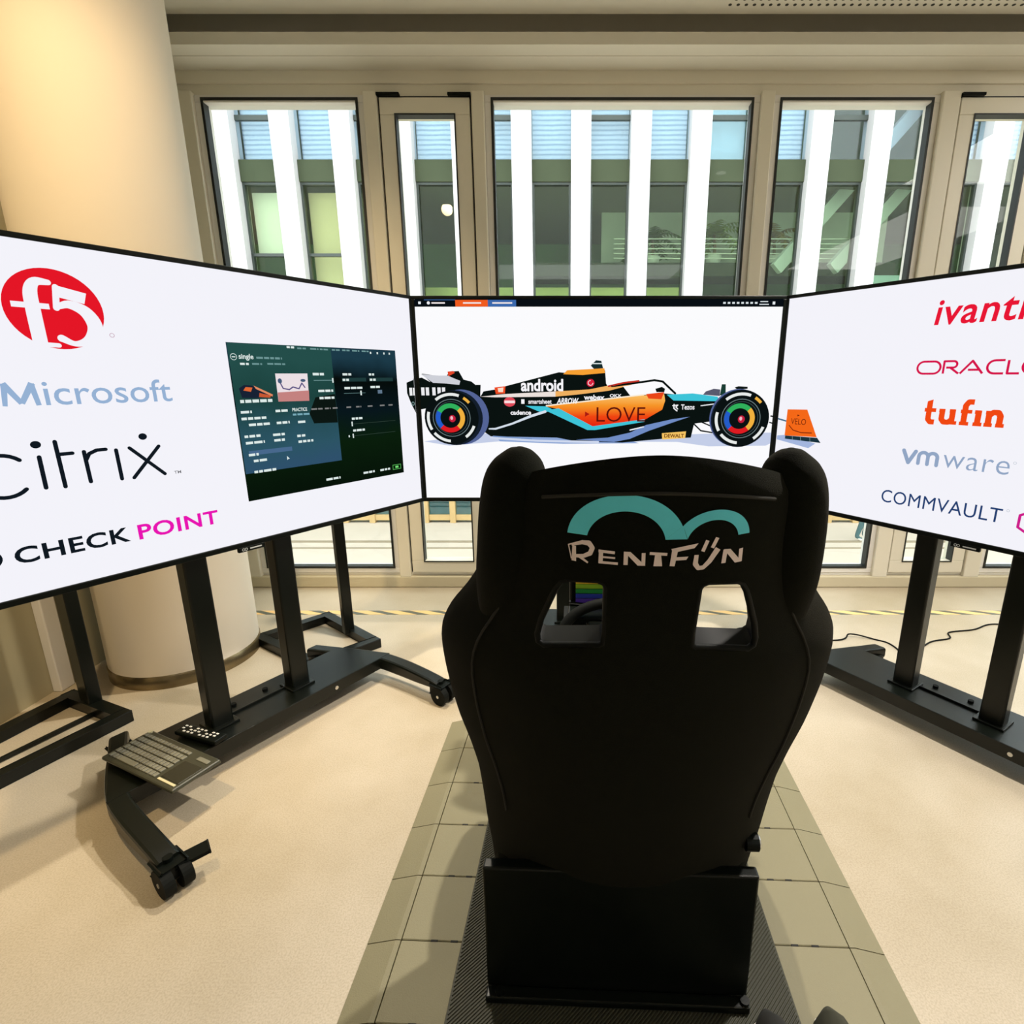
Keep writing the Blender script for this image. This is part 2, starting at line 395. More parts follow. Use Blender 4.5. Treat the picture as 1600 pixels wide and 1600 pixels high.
for k in range(k0, k1):
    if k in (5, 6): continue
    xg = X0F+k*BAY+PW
    o_ = MB().box(0, G, .28, .31, 0, 3.3).build('blind', M_reflect2 if k in (3,) else M_reflect, ob, loc=(xg, 0, 5.63-GZ))
# bright rooms behind the two panes near the column
M_lightroom = mat('bright_curtain', (.92, .84, .88, 1), .9); M_yel = mat('yellow_room', (.74, .58, .42, 1), .9, noise=(2, .15))
for k, m_ in ((-5, M_lightroom), (-4, M_yel), (-3, M_yel)):
    xg = X0F+k*BAY+PW
    MB().box(xg, xg+G, .35, .40, 3.82-GZ if k == -5 else 1.4-GZ, 5.1-GZ).build('curtain', m_, ob)
# pale partitions low in the lower storey
MB().box(-4.0, 3.3, 1.6, 1.7, 1.15-GZ, 3.35-GZ).build('partition', mat('lime_partition', (.62, .66, .28, 1), .8, noise=(1.2, .3)), ob)
MB().box(6.9, 12, .8, .9, 1.15-GZ, 3.5-GZ).build('partition', mat('blue_partition', (.45, .62, .66, 1), .8, noise=(1.2, .2)), ob)
MB().box(1.0, 8.4, 2.55, 2.65, 3.85-GZ, 5.3-GZ).build('sky_reflection_panel', mat('pale_sky_reflection', (.62, .66, .60, 1), .9, noise=(1.5, .25)), ob)  # pale panel whose colour stands in for sky reflected in the panes
# gallery slab, and a curved white railing modelled for its reflection in the panes
M_rail = mat('white_railing', (.9, .92, .9, 1), .4)
MB().box(-1, 8.0, 1.2, 2.4, 3.55-GZ, 3.85-GZ).build('gallery_slab', mat('gallery_dark', (.05, .06, .04, 1), .8), ob)
rb = MB()
for j in range(5):
    z = 3.92-GZ+j*.105
    rb.tube([(1.2+t*.12, 1.05-.25*abs(math.sin(t*.33)), z-.06*abs(math.sin(t*.33))) for t in range(0, 52)], .012, 6)
tag(rb.build('reflected_railing', M_rail, ob), kind='stuff')
# stair flight seen behind two panes
M_stair = mat('pale_stair', (.62, .68, .70, 1), .7)
for off in (0, 1.3):
    MB().obox((4.9+off, .6, 3.6-GZ), (8.3+off, 1.2, 7.4-GZ), .15, .28).build('stair_stringer', M_stair, ob)
# palms built behind the panes in place of their reflections in the glass
M_trunk = mat('palm_trunk', (.20, .13, .06, 1), .9, bump=(60, .6)); 
def palm(x, y, z, h, spread, col, label, nf=16):
    e_ = empty('reflected_palm', (x, y, z)); tag(e_, label, 'palm')
    MB().tube([(0, 0, 0), (.03, 0, h*.5), (0, .02, h)], [.05, .04, .035], 8).build('trunk', M_trunk, e_, smooth=True)
    MB().lathe([(.16, 0), (.2, .22), (.18, .22), (.15, .18)], n=20).build('pot', M_rail, e_)
    fb = MB(); rnd = random.Random(int(x*100))
    for i in range(nf):
        a = 2*math.pi*i/nf+rnd.random()*.4; el = rnd.uniform(.1, 1.1); Lf = spread*rnd.uniform(.8, 1.1)
        for j in range(9):
            t = j/9
            def pos(t): return Vector((math.cos(a)*Lf*t*math.cos(el*(1-t*.4)), math.sin(a)*Lf*t*math.cos(el*(1-t*.4)), h+Lf*(math.sin(el)*t-.65*t*t)))
            p = pos(t); q = pos(t+.11); sd = Vector((-math.sin(a), math.cos(a), 0))
            for s_ in (-1, 1):
                tip = q+sd*s_*.24*(1-.5*t)+Vector((0, 0, -.06))
                vs_ = [fb.bm.verts.new(v) for v in (p, q, tip)]; fb.bm.faces.new(vs_)
    fo = fb.build('fronds', mat('palm_green_%s' % col[0], col[1], .6, noise=(6, .3)), e_); fo['kind'] = 'stuff'
    return e_
palm(2.2, 14.5, 3.86, .62, .85, ('dark', (.10, .19, .04, 1)), 'dark green potted palm modelled behind the facade for its reflection in the glass')
palm(3.7, 14.4, 3.86, .7, .8, ('light', (.24, .33, .07, 1)), 'lighter green potted palm beside the dark one, modelled for its reflection in the glass')
palm(5.2, 14.5, 3.86, .66, .8, ('rust', (.36, .27, .08, 1)), 'yellow brown potted palm modelled behind the facade for its reflection in the glass')
palm(4.6, 13.75, 1.15, 1.6, .6, ('fresh', (.14, .32, .05, 1)), 'fresh green potted palm lower down, modelled for its reflection in the glass')

# person walking in the courtyard
def person(loc, rz):
    V = [(0, 0, .95), (0, 0, 1.15), (0, .01, 1.38), (0, .01, 1.5), (0, -.01, 1.6), (0, -.02, 1.7),
         (.1, 0, .9), (.11, -.08, .5), (.11, .0, .1), (.11, -.14, .04), (-.1, 0, .9), (-.11, .12, .5), (-.12, .22, .11), (-.12, .08, .04),
         (.19, 0, 1.4), (.25, .05, 1.12), (.24, -.06, .88), (-.19, 0, 1.4), (-.25, -.03, 1.12), (-.24, -.14, .9)]
    E_ = [(0, 1), (1, 2), (2, 3), (3, 4), (4, 5), (0, 6), (6, 7), (7, 8), (8, 9), (0, 10), (10, 11), (11, 12), (12, 13), (2, 14), (14, 15), (15, 16), (2, 17), (17, 18), (18, 19)]
    Rr = [.15, .14, .15, .06, .09, .08, .09, .065, .05, .04, .09, .065, .05, .04, .07, .05, .035, .07, .05, .035]
    me = bpy.data.meshes.new('person'); me.from_pydata(V, E_, []); ob_ = bpy.data.objects.new('person', me); COL.objects.link(ob_)
    sk = ob_.modifiers.new('skin', 'SKIN'); sub = ob_.modifiers.new('sub', 'SUBSURF'); sub.levels = 2; sub.render_levels = 2
    for v, r_ in zip(me.skin_vertices[0].data, Rr): v.radius = (r_, r_*.85)
    me.skin_vertices[0].data[0].use_root = True
    dg = bpy.context.evaluated_depsgraph_get(); m2 = bpy.data.meshes.new_from_object(ob_.evaluated_get(dg))
    bpy.data.objects.remove(ob_)
    o_ = bpy.data.objects.new('person', m2); COL.objects.link(o_); o_.location = loc; o_.rotation_euler = (0, 0, rz)
    m2.materials.clear()
    for m_ in (mat('teal_trousers', (.03, .09, .10, 1), .8), mat('grey_jacket', (.22, .22, .22, 1), .8), mat('skin_tone', (.55, .36, .25, 1), .6), mat('white_shoe', (.75, .72, .66, 1), .6), mat('dark_hair', (.03, .02, .015, 1), .6)): m2.materials.append(m_)
    for p in m2.polygons:
        p.use_smooth = True; c = p.center
        p.material_index = 3 if c.z < .08 else 0 if c.z < .96 and abs(c.x) < .2 else 2 if (c.z > 1.5 or c.z < .97) else 1
        if c.z > 1.66 or (c.z > 1.56 and c.y > .02): p.material_index = 4
    return tag(o_, 'person in dark teal trousers walking across the courtyard', 'person')
person((6.62, 11.3, GZ), R(80))

# hazard tape on the floor
def hazard():
    m = bpy.data.materials.new('hazard_stripes'); m.use_nodes = True; nt = m.node_tree; b = nt.nodes['Principled BSDF']
    tc = nt.nodes.new('ShaderNodeTexCoord'); wv = nt.nodes.new('ShaderNodeTexWave'); wv.bands_direction = 'DIAGONAL'; wv.wave_profile = 'SIN'; wv.inputs['Scale'].default_value = 4.0
    mp = nt.nodes.new('ShaderNodeMapping'); mp.inputs['Scale'].default_value = (1, 2.4, 0); nt.links.new(tc.outputs['Object'], mp.inputs[0]); nt.links.new(mp.outputs[0], wv.inputs['Vector'])
    cr = nt.nodes.new('ShaderNodeValToRGB'); cr.color_ramp.interpolation = 'CONSTANT'; cr.color_ramp.elements[0].color = (.10, .11, .08, 1); cr.color_ramp.elements[1].position = .36; cr.color_ramp.elements[1].color = (.85, .55, .22, 1)
    nt.links.new(wv.outputs['Fac'], cr.inputs[0]); nt.links.new(cr.outputs[0], b.inputs['Base Color']); b.inputs['Roughness'].default_value = .4; return m
tag(MB().box(-1.62, 5.8, -.024, .024, 0, .0012).build('hazard_tape', hazard(), loc=(0, 2.60, 0)), 'yellow and black striped hazard tape on the floor', 'tape')

# ------------------------------------------------------------------ flat lettering and pictures on the screens
def text_geo(s_, bold=0.0, shear=0.0, spacing=1.0):
    cu = bpy.data.curves.new('t', 'FONT'); cu.body = s_; cu.size = 1; cu.offset = bold; cu.shear = shear; cu.space_character = spacing; cu.resolution_u = 4; cu.fill_mode = 'FRONT'
    ob_ = bpy.data.objects.new('t', cu); COL.objects.link(ob_)
    dg = bpy.context.evaluated_depsgraph_get(); me = bpy.data.meshes.new_from_object(ob_.evaluated_get(dg))
    vs_ = [(v.co.x, v.co.y) for v in me.vertices]; fs = [tuple(p.vertices) for p in me.polygons]
    bpy.data.objects.remove(ob_); bpy.data.curves.remove(cu); bpy.data.meshes.remove(me)
    return vs_, fs
def fit(vs_, rect):
    u0, v0, u1, v1 = rect
    xs = [v[0] for v in vs_]; ys = [v[1] for v in vs_]; a, b_, c, d = min(xs), max(xs), min(ys), max(ys)
    return [(u0+(x-a)/(b_-a)*(u1-u0), v0+(y-c)/(d-c)*(v1-v0)) for x, y in vs_]
def ribbon(pts, wd, caps=True, n=10):
    """polyline with thickness: list of polygons"""
    out = []; W_ = wd if isinstance(wd, (list, tuple)) else [wd]*len(pts)
    for i in range(len(pts)-1):
        (x0, y0), (x1, y1) = pts[i], pts[i+1]; L_ = math.hypot(x1-x0, y1-y0) or 1e-9; nx, ny = -(y1-y0)/L_, (x1-x0)/L_
        a, b_ = W_[i]/2, W_[i+1]/2
        out.append([(x0+nx*a, y0+ny*a), (x0-nx*a, y0-ny*a), (x1-nx*b_, y1-ny*b_), (x1+nx*b_, y1+ny*b_)])
    for i, (x, y) in enumerate(pts):
        if caps or 0 < i < len(pts)-1: out.append([(x+W_[i]/2*math.cos(2*math.pi*k/n), y+W_[i]/2*math.sin(2*math.pi*k/n)) for k in range(n)])
    return out
def curve2(pts, n=6): return [(q.x, q.y) for q in catmull([(x, y, 0) for x, y in pts], n)]
def wlist(ws, n=6): return [q.x for q in catmull([(w_, 0, 0) for w_ in ws], n)]
def arc(cx_, cy_, rx, ry, a0, a1, n=24):
    return [(cx_+rx*math.cos(R(a0+(a1-a0)*i/n)), cy_+ry*math.sin(R(a0+(a1-a0)*i/n))) for i in range(n+1)]
def ring(cx_, cy_, r0, r1, a0=0, a1=360, n=32, ky=1.0):
    A_ = arc(cx_, cy_, r1, r1*ky, a0, a1, n); B_ = arc(cx_, cy_, r0, r0*ky, a0, a1, n)
    return [[A_[i], A_[i+1], B_[i+1], B_[i]] for i in range(n)]
class Pic:
    """flat artwork shown on a screen: coloured patches in the screen's own (u, v) metres"""
    def __init__(s, name, parent, tr=None, f3=None, dy=.00025):
        s.name = name; s.parent = parent; s.V = []; s.F = []; s.M = []; s.mats = []; s.tr = tr or (lambda x, y: (x, y)); s.layer = 1; s.dy = dy
        s.f3 = f3 or (lambda u, v, l_: (u-.725, -.0004-s.dy*l_, v))
    def _m(s, m_):
        if m_ not in s.mats: s.mats.append(m_)
        return s.mats.index(m_)
    def col(s, c): return c if isinstance(c, bpy.types.Material) else emit(srgb(*c))
    def poly(s, pts, c, raw=False):
        i = s._m(s.col(c)); n0 = len(s.V)
        for p in pts:
            u, v = p if raw else s.tr(*p); s.V.append(s.f3(u, v, s.layer))
        s.F.append(tuple(range(n0, n0+len(pts)))); s.M.append(i)
    def polys(s, L_, c, raw=False):
        for p in L_: s.poly(p, c, raw)
    def rect(s, u0, v0, u1, v1, c): s.poly([(u0, v0), (u1, v0), (u1, v1), (u0, v1)], c)
    def text(s, str_, rect, c, bold=0.0, shear=0.0, spacing=1.0, warp=None):
        vs_, fs = text_geo(str_, bold, shear, spacing); a = s.tr(rect[0], rect[1]); b_ = s.tr(rect[2], rect[3])
        vs_ = fit(vs_, (min(a[0], b_[0]), min(a[1], b_[1]), max(a[0], b_[0]), max(a[1], b_[1])))
        i = s._m(s.col(c)); n0 = len(s.V)
        for u, v in vs_: s.V.append(s.f3(u, v, s.layer))
        for f_ in fs: s.F.append(tuple(n0+k for k in f_)); s.M.append(i)
    def up(s): s.layer += 1; return s
    def build(s, label=None):
        me = bpy.data.meshes.new(s.name); me.from_pydata(s.V, [], s.F)
        for m_ in s.mats: me.materials.append(m_)
        me.polygons.foreach_set('material_index', s.M)
        o_ = bpy.data.objects.new(s.name, me); COL.objects.link(o_); o_.parent = s.parent
        if label: o_['label'] = label
        return o_

# ------------------------------------------------------------------ televisions
XL, XR, YT, ZB = -.587, .863, 2.212, .689
TW, TH = 1.45, .812
aL, aR_ = R(32.17), R(33.2)
def television(loc, rz, label, scr):
    e_ = empty('television', loc, rz); tag(e_, label, 'television')
    b = MB(); b.box(-.715, .715, .012, .034, .01, TH-.01, .006); b.box(-.56, .56, .034, .062, .06, .56, .012); b.build('back_cover', M_blackpl, e_)
    t = .0125
    b = MB(); b.box(-.725, .725, -.005, .014, TH-t, TH, .002); b.box(-.725, .725, -.005, .014, 0, .016, .002)
    b.box(-.725, -.725+t, -.005, .014, .016, TH-t, .002); b.box(.725-t, .725, -.005, .014, .016, TH-t, .002); b.build('bezel', M_blackpl, e_)
    s_ = MB().box(-.713, .713, 0, .011, .015, TH-.012).build('screen', scr, e_)
    bd = MB().box(-.04, .04, -.006, .006, -.014, .002, .002).build('badge', M_blackpl, e_)
    g = Pic('badge_mark', bd, f3=lambda u, v, l_: (u, -.0063, v))
    m_ = mat('badge_silver', (.55, .58, .58, 1), .3)
    g.polys(ring(-.026, -.006, .003, .0045, n=14), m_); g.polys(ring(-.018, -.006, .003, .0045, n=14), m_); g.poly([(-.006, -.008), (.03, -.008), (.03, -.004), (-.006, -.004)], m_); g.build()
    return e_, s_
SCR_SIDE = emit((.90, .895, .955, 1), 1.0); SCR_MID = emit((.965, .965, .985, 1), 1.0)
CL = (XL-.725*math.sin(aL), YT-.725*math.cos(aL)); CR = (XR+.725*math.sin(aR_), YT-.725*math.cos(aR_)); CC = ((XL+XR)/2, YT)
tvL, scL = television((CL[0], CL[1], ZB), R(90)-aL, 'large television with red, grey and magenta company logos beside the column', SCR_SIDE)
tvC, scC = television((CC[0], CC[1], ZB), 0, 'large television showing a side view of an orange and black racing car', SCR_MID)
tvR, scR = television((CR[0], CR[1], ZB), -(R(90)-aR_), 'large television with red, orange and blue company logos away from the column', SCR_SIDE)

# --- logo screen beside the column
RED = (228, 22, 38); INK = (16, 24, 32); WHT = (247, 246, 250)
p = Pic('round_red_logo', scL)
p.poly(arc(.376, .659, .0885, .087, 0, 360, 48), RED); p.up()
W2 = SCR_SIDE
p.polys(ribbon(curve2([(.337, .578), (.337, .655), (.339, .695), (.350, .715), (.372, .716)]), wlist([.026, .026, .024, .018, .012]), n=16), W2)
p.polys(ribbon([(.302, .664), (.366, .664)], .012, False), W2); p.polys(ribbon([(.318, .582), (.368, .580)], .010), W2)
p.poly([(.383, .712), (.438, .700), (.431, .676), (.376, .688)], W2)
p.polys(ribbon([(.384, .708), (.378, .662)], .012), W2); p.polys(ribbon(curve2([(.378, .664), (.402, .672), (.430, .658), (.443, .626), (.428, .596), (.400, .585), (.376, .596)]), wlist([.010, .018, .026, .030, .022, .012, .016]), n=16), W2)
p.up(); p.polys(ring(.4728, .6084, .004, .0052, n=16), (190, 150, 170)); p.build('red disc logo with white lettering')
p = Pic('grey_blue_lettering', scL); p.text('icrosoft', (.322, .446, .580, .503), (150, 178, 212), .004)
p.polys(ribbon([(.254, .447), (.260, .495)], [.008, .011], False), (150, 178, 212)); p.polys(ribbon([(.258, .496), (.282, .452)], [.012, .010], False), (150, 178, 212)); p.polys(ribbon([(.282, .452), (.306, .496)], [.010, .012], False), (150, 178, 212)); p.polys(ribbon([(.304, .495), (.310, .447)], [.011, .009], False), (150, 178, 212)); p.build()
p = Pic('thin_black_lettering', scL); wd = .0085
p.polys(ribbon(arc(.222, .295, .047, .047, 45, 315, 26), wd), INK)
p.polys(ribbon([(.289, .331), (.2885, .259)], wd), INK); p.poly(arc(.288, .3595, .0095, .0085, 0, 360, 20), INK)
p.polys(ribbon([(.322, .363), (.323, .256)], wd), INK); p.polys(ribbon([(.323, .333), (.349, .333)], wd), INK)
p.polys(ribbon([(.371, .334), (.372, .260)], wd), INK); p.polys(ribbon([(.371, .312), (.380, .328), (.396, .335), (.414, .335)], wd), INK)
p.polys(ribbon([(.4345, .331), (.435, .257)], wd), INK)
p.polys(ribbon([(.463, .333), (.531, .256)], wd), INK); p.polys(ribbon([(.528, .331), (.461, .256)], wd), INK); p.poly(arc(.4963, .3591, .0095, .0085, 0, 360, 20), INK)
p.text('TM', (.553, .252, .570, .260), (120, 120, 125), .01); p.build()
p = Pic('black_and_magenta_lettering', scL)
p.text('CHECK', (.208, .093, .4275, .132), INK, .022, spacing=1.08); p.text('POINT', (.446, .091, .645, .132), (232, 20, 178), .022, spacing=1.08)
p.poly(arc(.165, .115, .024, .022, 0, 360, 24), INK); p.build()
# app window
p = Pic('app_window', scL)
G1 = emit_ramp('app_left_panel', [(0, srgb(48, 78, 112)), (.35, srgb(44, 84, 100)), (.7, srgb(28, 66, 62)), (1, srgb(36, 78, 74))], 'Z', .22, .61, .25)
G2 = emit_ramp('app_right_panel', [(0, srgb(6, 16, 8)), (.4, srgb(10, 30, 12)), (.62, srgb(8, 22, 28)), (.82, srgb(6, 12, 10)), (1, srgb(28, 58, 72))], 'Z', .14, .61, .15)
p.rect(.738, .138, 1.352, .606, G2); p.up(); p.rect(.741, .2225, 1.076, .605, G1); p.up()
p.poly([(1.0, .443), (1.075, .452), (1.075, .355), (.985, .358), (.972, .392)], (12, 22, 18)); p.up()
lt = (222, 235, 232); dm = (110, 150, 150)
p.polys(ring(.7541, .5661, .008, .0095, n=18), lt); p.polys(ribbon([(.758, .566), (.750, .566)], .003), lt); p.text('single', (.7686, .556, .8117, .5755), lt, .02)
def bar(u0, u1, v, c=lt, h=.0075):
    # worn-looking line of tiny print: short word blocks
    x = u0; r_ = random.Random(int(u0*1e4+v*1e3))
    while x < u1-.003:
        w_ = min(u1-x, r_.uniform(.010, .026)); p.rect(x, v-h/2, x+w_, v+h/2, c); x += w_+.0035
bar(.82, .90, .565, dm, .006); bar(.7698, .795, .5465, lt, .006); bar(.805, .835, .547, dm, .005); bar(.8513, .913, .548, dm, .005)
bar(.92, .945, .600, lt, .006)
for a in (.955, 1.0, 1.035, 1.08, 1.12, 1.16, 1.20): bar(a, a+.03, .598, dm, .005)
for a in (1.235, 1.265, 1.295, 1.32): p.rect(a, .590, a+.006, .597, lt)
p.poly([(.8718, .5195), (.9802, .52), (.9763, .4327), (.8714, .4339)], (236, 224, 228)); p.up()
p.poly([(.872, .462), (.979, .466), (.9763, .4327), (.8714, .4339)], (196, 130, 128))
p.polys(ribbon([(.886, .488), (.892, .474), (.912, .470), (.925, .478), (.945, .472), (.957, .490), (.966, .476)], .004), (90, 80, 130))
p.poly(arc(.884, .497, .007, .008, 0, 360, 12), (70, 90, 120)); p.poly(arc(.962, .498, .009, .005, 0, 360, 12), (70, 90, 120))
p.poly([(.756, .476), (.772, .486), (.795, .484), (.856, .456), (.852, .449), (.80, .447), (.762, .449)], (24, 34, 52)); p.up()
p.poly([(.768, .470), (.776, .480), (.796, .478), (.790, .466)], (222, 104, 52)); p.poly([(.80, .484), (.856, .456), (.854, .450), (.806, .474)], (226, 140, 100)); p.poly([(.815, .462), (.85, .453), (.846, .447), (.812, .450)], (200, 88, 50))
bar(.7546, .852, .4385, lt, .009)
bar(.999, 1.04, .518, lt, .008); p.rect(1.0, .497, 1.072, .499, dm); p.rect(1.069, .490, 1.074, .505, lt); bar(1.0126, 1.0688, .4635); bar(1.0144, 1.0708, .440)
p.text('PRACTICE', (.9132, .401, .9648, .412), lt, .02); bar(.9133, .9718, .391, (120, 170, 185), .006)
for a in (.98, 1.005, 1.03, 1.06, 1.115, 1.155, 1.205, 1.26, 1.30): bar(a, a+.022, .405, (130, 130, 130), .005)
for a, b_, v in ((.7517, .7844, .407), (.751, .8311, .3875), (.7702, .8344, .3685), (.7524, .8006, .3345), (.7534, .8114, .315), (.8577, .8982, .4055), (.8567, .8996, .3685), (.8399, .8782, .3325), (.8415, .878, .315), (.928, .957, .3665), (.9194, .9541, .322), (.9213, .9743, .303), (.7696, .8157, .259), (.7667, .8412, .225), (1.0067, 1.0629, .163), (1.1607, 1.2111, .1635), (1.2372, 1.2845, .163)): bar(a, b_, v)
p.rect(.7586, .277, .8967, .2905, (72, 104, 140)); p.up(); bar(.7572, .7872, .2785)
p.poly([(.876, .262), (.876, .249), (.880, .252), (.885, .252)], lt)
bar(1.1118, 1.147, .5176); bar(1.2215, 1.245, .5176); p.rect(1.1073, .493, 1.2079, .506, (30, 58, 58)); p.rect(1.2215, .493, 1.3297, .506, (30, 58, 58)); p.up(); bar(1.11, 1.135, .499); bar(1.224, 1.25, .499)
bar(1.1139, 1.1887, .471); bar(1.224, 1.268, .473); p.rect(1.11, .4525, 1.20, .4535, dm); p.rect(1.178, .445, 1.184, .461, lt); p.rect(1.255, .449, 1.275, .462, (96, 118, 140))
bar(1.1324, 1.1769, .364); p.rect(1.13, .345, 1.3268, .346, (60, 80, 70)); p.rect(1.129, .338, 1.134, .354, lt); bar(1.1329, 1.1831, .322); p.rect(1.13, .303, 1.3228, .304, (60, 80, 70)); p.rect(1.129, .296, 1.134, .311, lt); p.rect(1.112, .300, 1.117, .307, lt)
for q in ((1.297, .156, 1.3377, .158), (1.297, .173, 1.3377, .175), (1.297, .156, 1.299, .175), (1.3357, .156, 1.3377, .175)): p.rect(*q, (90, 190, 90))
bar(1.31, 1.325, .1655, (120, 230, 120)); p.build('dark settings window of a racing game')
# rear wing tail of the car continues on this screen
p = Pic('car_wing_end', scL)
p.poly([(1.398, .487), (1.432, .497), (1.436, .506), (1.4365, .368), (1.416, .402), (1.397, .447)], (10, 18, 16)); p.up()
p.poly([(1.409, .467), (1.424, .467), (1.424, .437), (1.410, .437)], (240, 240, 242)); p.poly([(1.428, .467), (1.4365, .466), (1.4365, .437), (1.428, .437)], (240, 240, 242)); p.polys(ring(1.424, .405, .005, .008, n=14), (120, 150, 150)); p.build()

# --- middle screen: task bar and racing car
p = Pic('task_bar', scC); p.rect(.0125, .772, 1.4375, .7995, (8, 14, 20)); p.up()
p.rect(.17, .7725, .2955, .797, (240, 92, 32)); p.rect(.2955, .7725, .405, .797, (58, 104, 172)); p.rect(.05, .7955, .17, .7985, (58, 96, 150)); p.up()
p.rect(.027, .7815, .037, .791, (235, 240, 245)); p.poly(arc(.066, .786, .006, .006, 0, 360, 14), (240, 240, 245))
random.seed(3)
for a, b_ in ((.078, .13), (.20, .27), (.313, .39)): p.rect(a, .783, b_, .7885, (238, 228, 228))
for k in range(8): p.rect(1.205+k*.0175, .7825, 1.215+k*.0175, .7895, (220, 228, 232))
p.rect(1.348, .789, 1.378, .7925, (220, 228, 232)); p.rect(1.345, .779, 1.382, .7825, (220, 228, 232)); p.rect(1.396, .780, 1.406, .791, (230, 235, 238)); p.build()

TRC = lambda x, y: (.1501+(x-712)*.0026005, .3522+(651-y)*.002565)
p = Pic('racing_car_picture', scC, TRC)
BLK = (10, 18, 16); CY = (62, 196, 216); LB = (138, 164, 212)
GO = emit_ramp('orange_to_red', [(0, srgb(228, 24, 14)), (.35, srgb(240, 70, 18)), (.7, srgb(246, 150, 40)), (1, srgb(250, 190, 96))], 'Z', .31, .435)
p.poly([(660, 690), (700, 697), (780, 690), (1060, 691), (1110, 698), (1200, 697), (1214, 690), (1214, 676), (1100, 678), (900, 686), (770, 676)], (196, 206, 232)); p.up()
p.poly([(770, 676), (990, 690), (1000, 693), (880, 694), (780, 690)], LB); p.up()
# rear wing
p.poly([(657, 592), (663, 591), (676, 598), (702, 600), (722, 606), (748, 610), (752, 616), (752, 625), (656, 640)], BLK)
p.poly([(663, 585), (700, 590), (706, 582), (720, 581), (727, 594), (739, 597), (745, 602), (753, 602), (752, 616), (740, 614), (722, 606), (702, 600), (676, 598)], BLK); p.up()
p.poly([(662, 586), (690, 588), (703, 588), (712, 592), (722, 596), (720, 602), (700, 600), (680, 599)], (206, 208, 216)); p.poly([(703, 582), (712, 581), (714, 584), (704, 589)], (226, 70, 40))
for a in (661, 668, 678, 686, 693): p.poly([(a, 606), (a+5, 606), (a+5, 618), (a, 618)], (236, 236, 240))
p.up()
# body
p.poly([(752, 620), (757, 612), (775, 609), (791, 604), (834, 593), (873, 583), (886, 584), (944, 580), (946, 600), (950, 606), (976, 602), (984, 619), (1036, 615), (1120, 622), (1115, 658), (1085, 662), (1081, 684), (1036, 686), (973, 692), (900, 690), (870, 684), (766, 682), (752, 672)], BLK); p.up()
p.poly([(880, 586), (886, 580), (943, 577), (944, 584), (910, 587)], (246, 160, 50))
p.poly([(922, 573), (930, 565), (938, 566), (941, 577), (927, 578)], (22, 44, 46)); 
p.poly([(774, 606), (791, 604), (790, 615), (776, 616)], (238, 76, 34))
p.poly([(752, 620), (790, 616), (868, 612), (868, 620), (775, 621)], (236, 226, 220)); p.poly([(868, 612), (920, 609), (950, 603), (985, 598), (985, 602), (950, 611), (900, 617), (868, 620)], (240, 176, 96))
p.poly([(972, 604), (990, 602), (1022, 600), (1034, 604), (1030, 613), (1000, 618), (984, 619)], SCR_MID); p.up()
p.polys(ribbon([(924, 570), (939, 570)], 1.6), (220, 230, 230)); p.poly([(779, 607), (788, 606), (787, 613), (780, 613)], (250, 220, 200))
p.polys(ribbon([(955, 604), (985, 600), (1020, 595), (1033, 597), (1044, 607), (1053, 615)], 3.2), BLK); p.polys(ribbon([(950, 604), (972, 599), (996, 596)], 2.6), (196, 52, 40))
p.poly([(1022, 608), (1032, 605), (1037, 608), (1036, 613), (1024, 613)], BLK)
p.poly([(853, 633), (935, 624), (1005, 616), (1005, 619), (935, 628), (853, 636)], (250, 236, 214)); p.up()
p.poly([(853, 635), (935, 626), (1005, 618), (1036, 616), (1038, 626), (1034, 640), (1007, 656), (930, 668), (918, 667), (872, 639)], GO)
p.poly([(1040, 617), (1080, 615), (1119, 620), (1121, 627), (1051, 626)], CY)
p.poly([(821, 634), (854, 635), (866, 641), (847, 645)], CY); p.up()
p.poly([(852, 641), (873, 638), (926, 666), (1007, 655), (1007, 659), (930, 672), (918, 672)], CY); p.poly([(1008, 616), (1036, 613), (1032, 624), (1012, 623)], (234, 70, 24))
p.polys(ribbon([(764, 670), (774, 670), (800, 662), (830, 650), (852, 643)], [2, 3, 3, 4, 4]), (214, 224, 236))
p.polys(ribbon([(766, 684), (790, 686), (840, 689), (880, 690), (935, 691)], 3.4), (206, 216, 238)); p.polys(ribbon([(770, 682), (830, 686)], 2), (120, 150, 200))
p.poly([(900, 687), (950, 684), (985, 676), (1010, 664), (1050, 655), (1078, 651), (1060, 657), (1015, 673), (985, 686), (960, 691)], (112, 140, 196))
p.polys(ribbon([(985, 672), (1006, 667)], 2), (235, 240, 248)); p.poly([(1035, 677), (1073, 674), (1072, 685), (1036, 687)], (246, 196, 98))
p.polys(ribbon([(1082, 660), (1096, 673), (1114, 676)], 2.2), BLK); p.polys(ribbon([(1088, 656), (1112, 666)], 2), BLK); p.polys(ribbon([(1094, 634), (1116, 631)], 1.6), (230, 236, 240))
p.poly([(1124, 601), (1130, 601), (1131, 618), (1122, 618)], (24, 60, 50)); p.poly([(1144, 606), (1150, 604), (1164, 605), (1164, 608), (1148, 609)], BLK); p.poly([(1100, 612), (1112, 608), (1122, 609), (1122, 619), (1096, 617)], (90, 90, 110)); p.polys(ribbon([(1204, 650), (1216, 652)], 2.2), BLK); p.polys(ribbon([(1203, 660), (1216, 664)], 2), BLK); p.up()
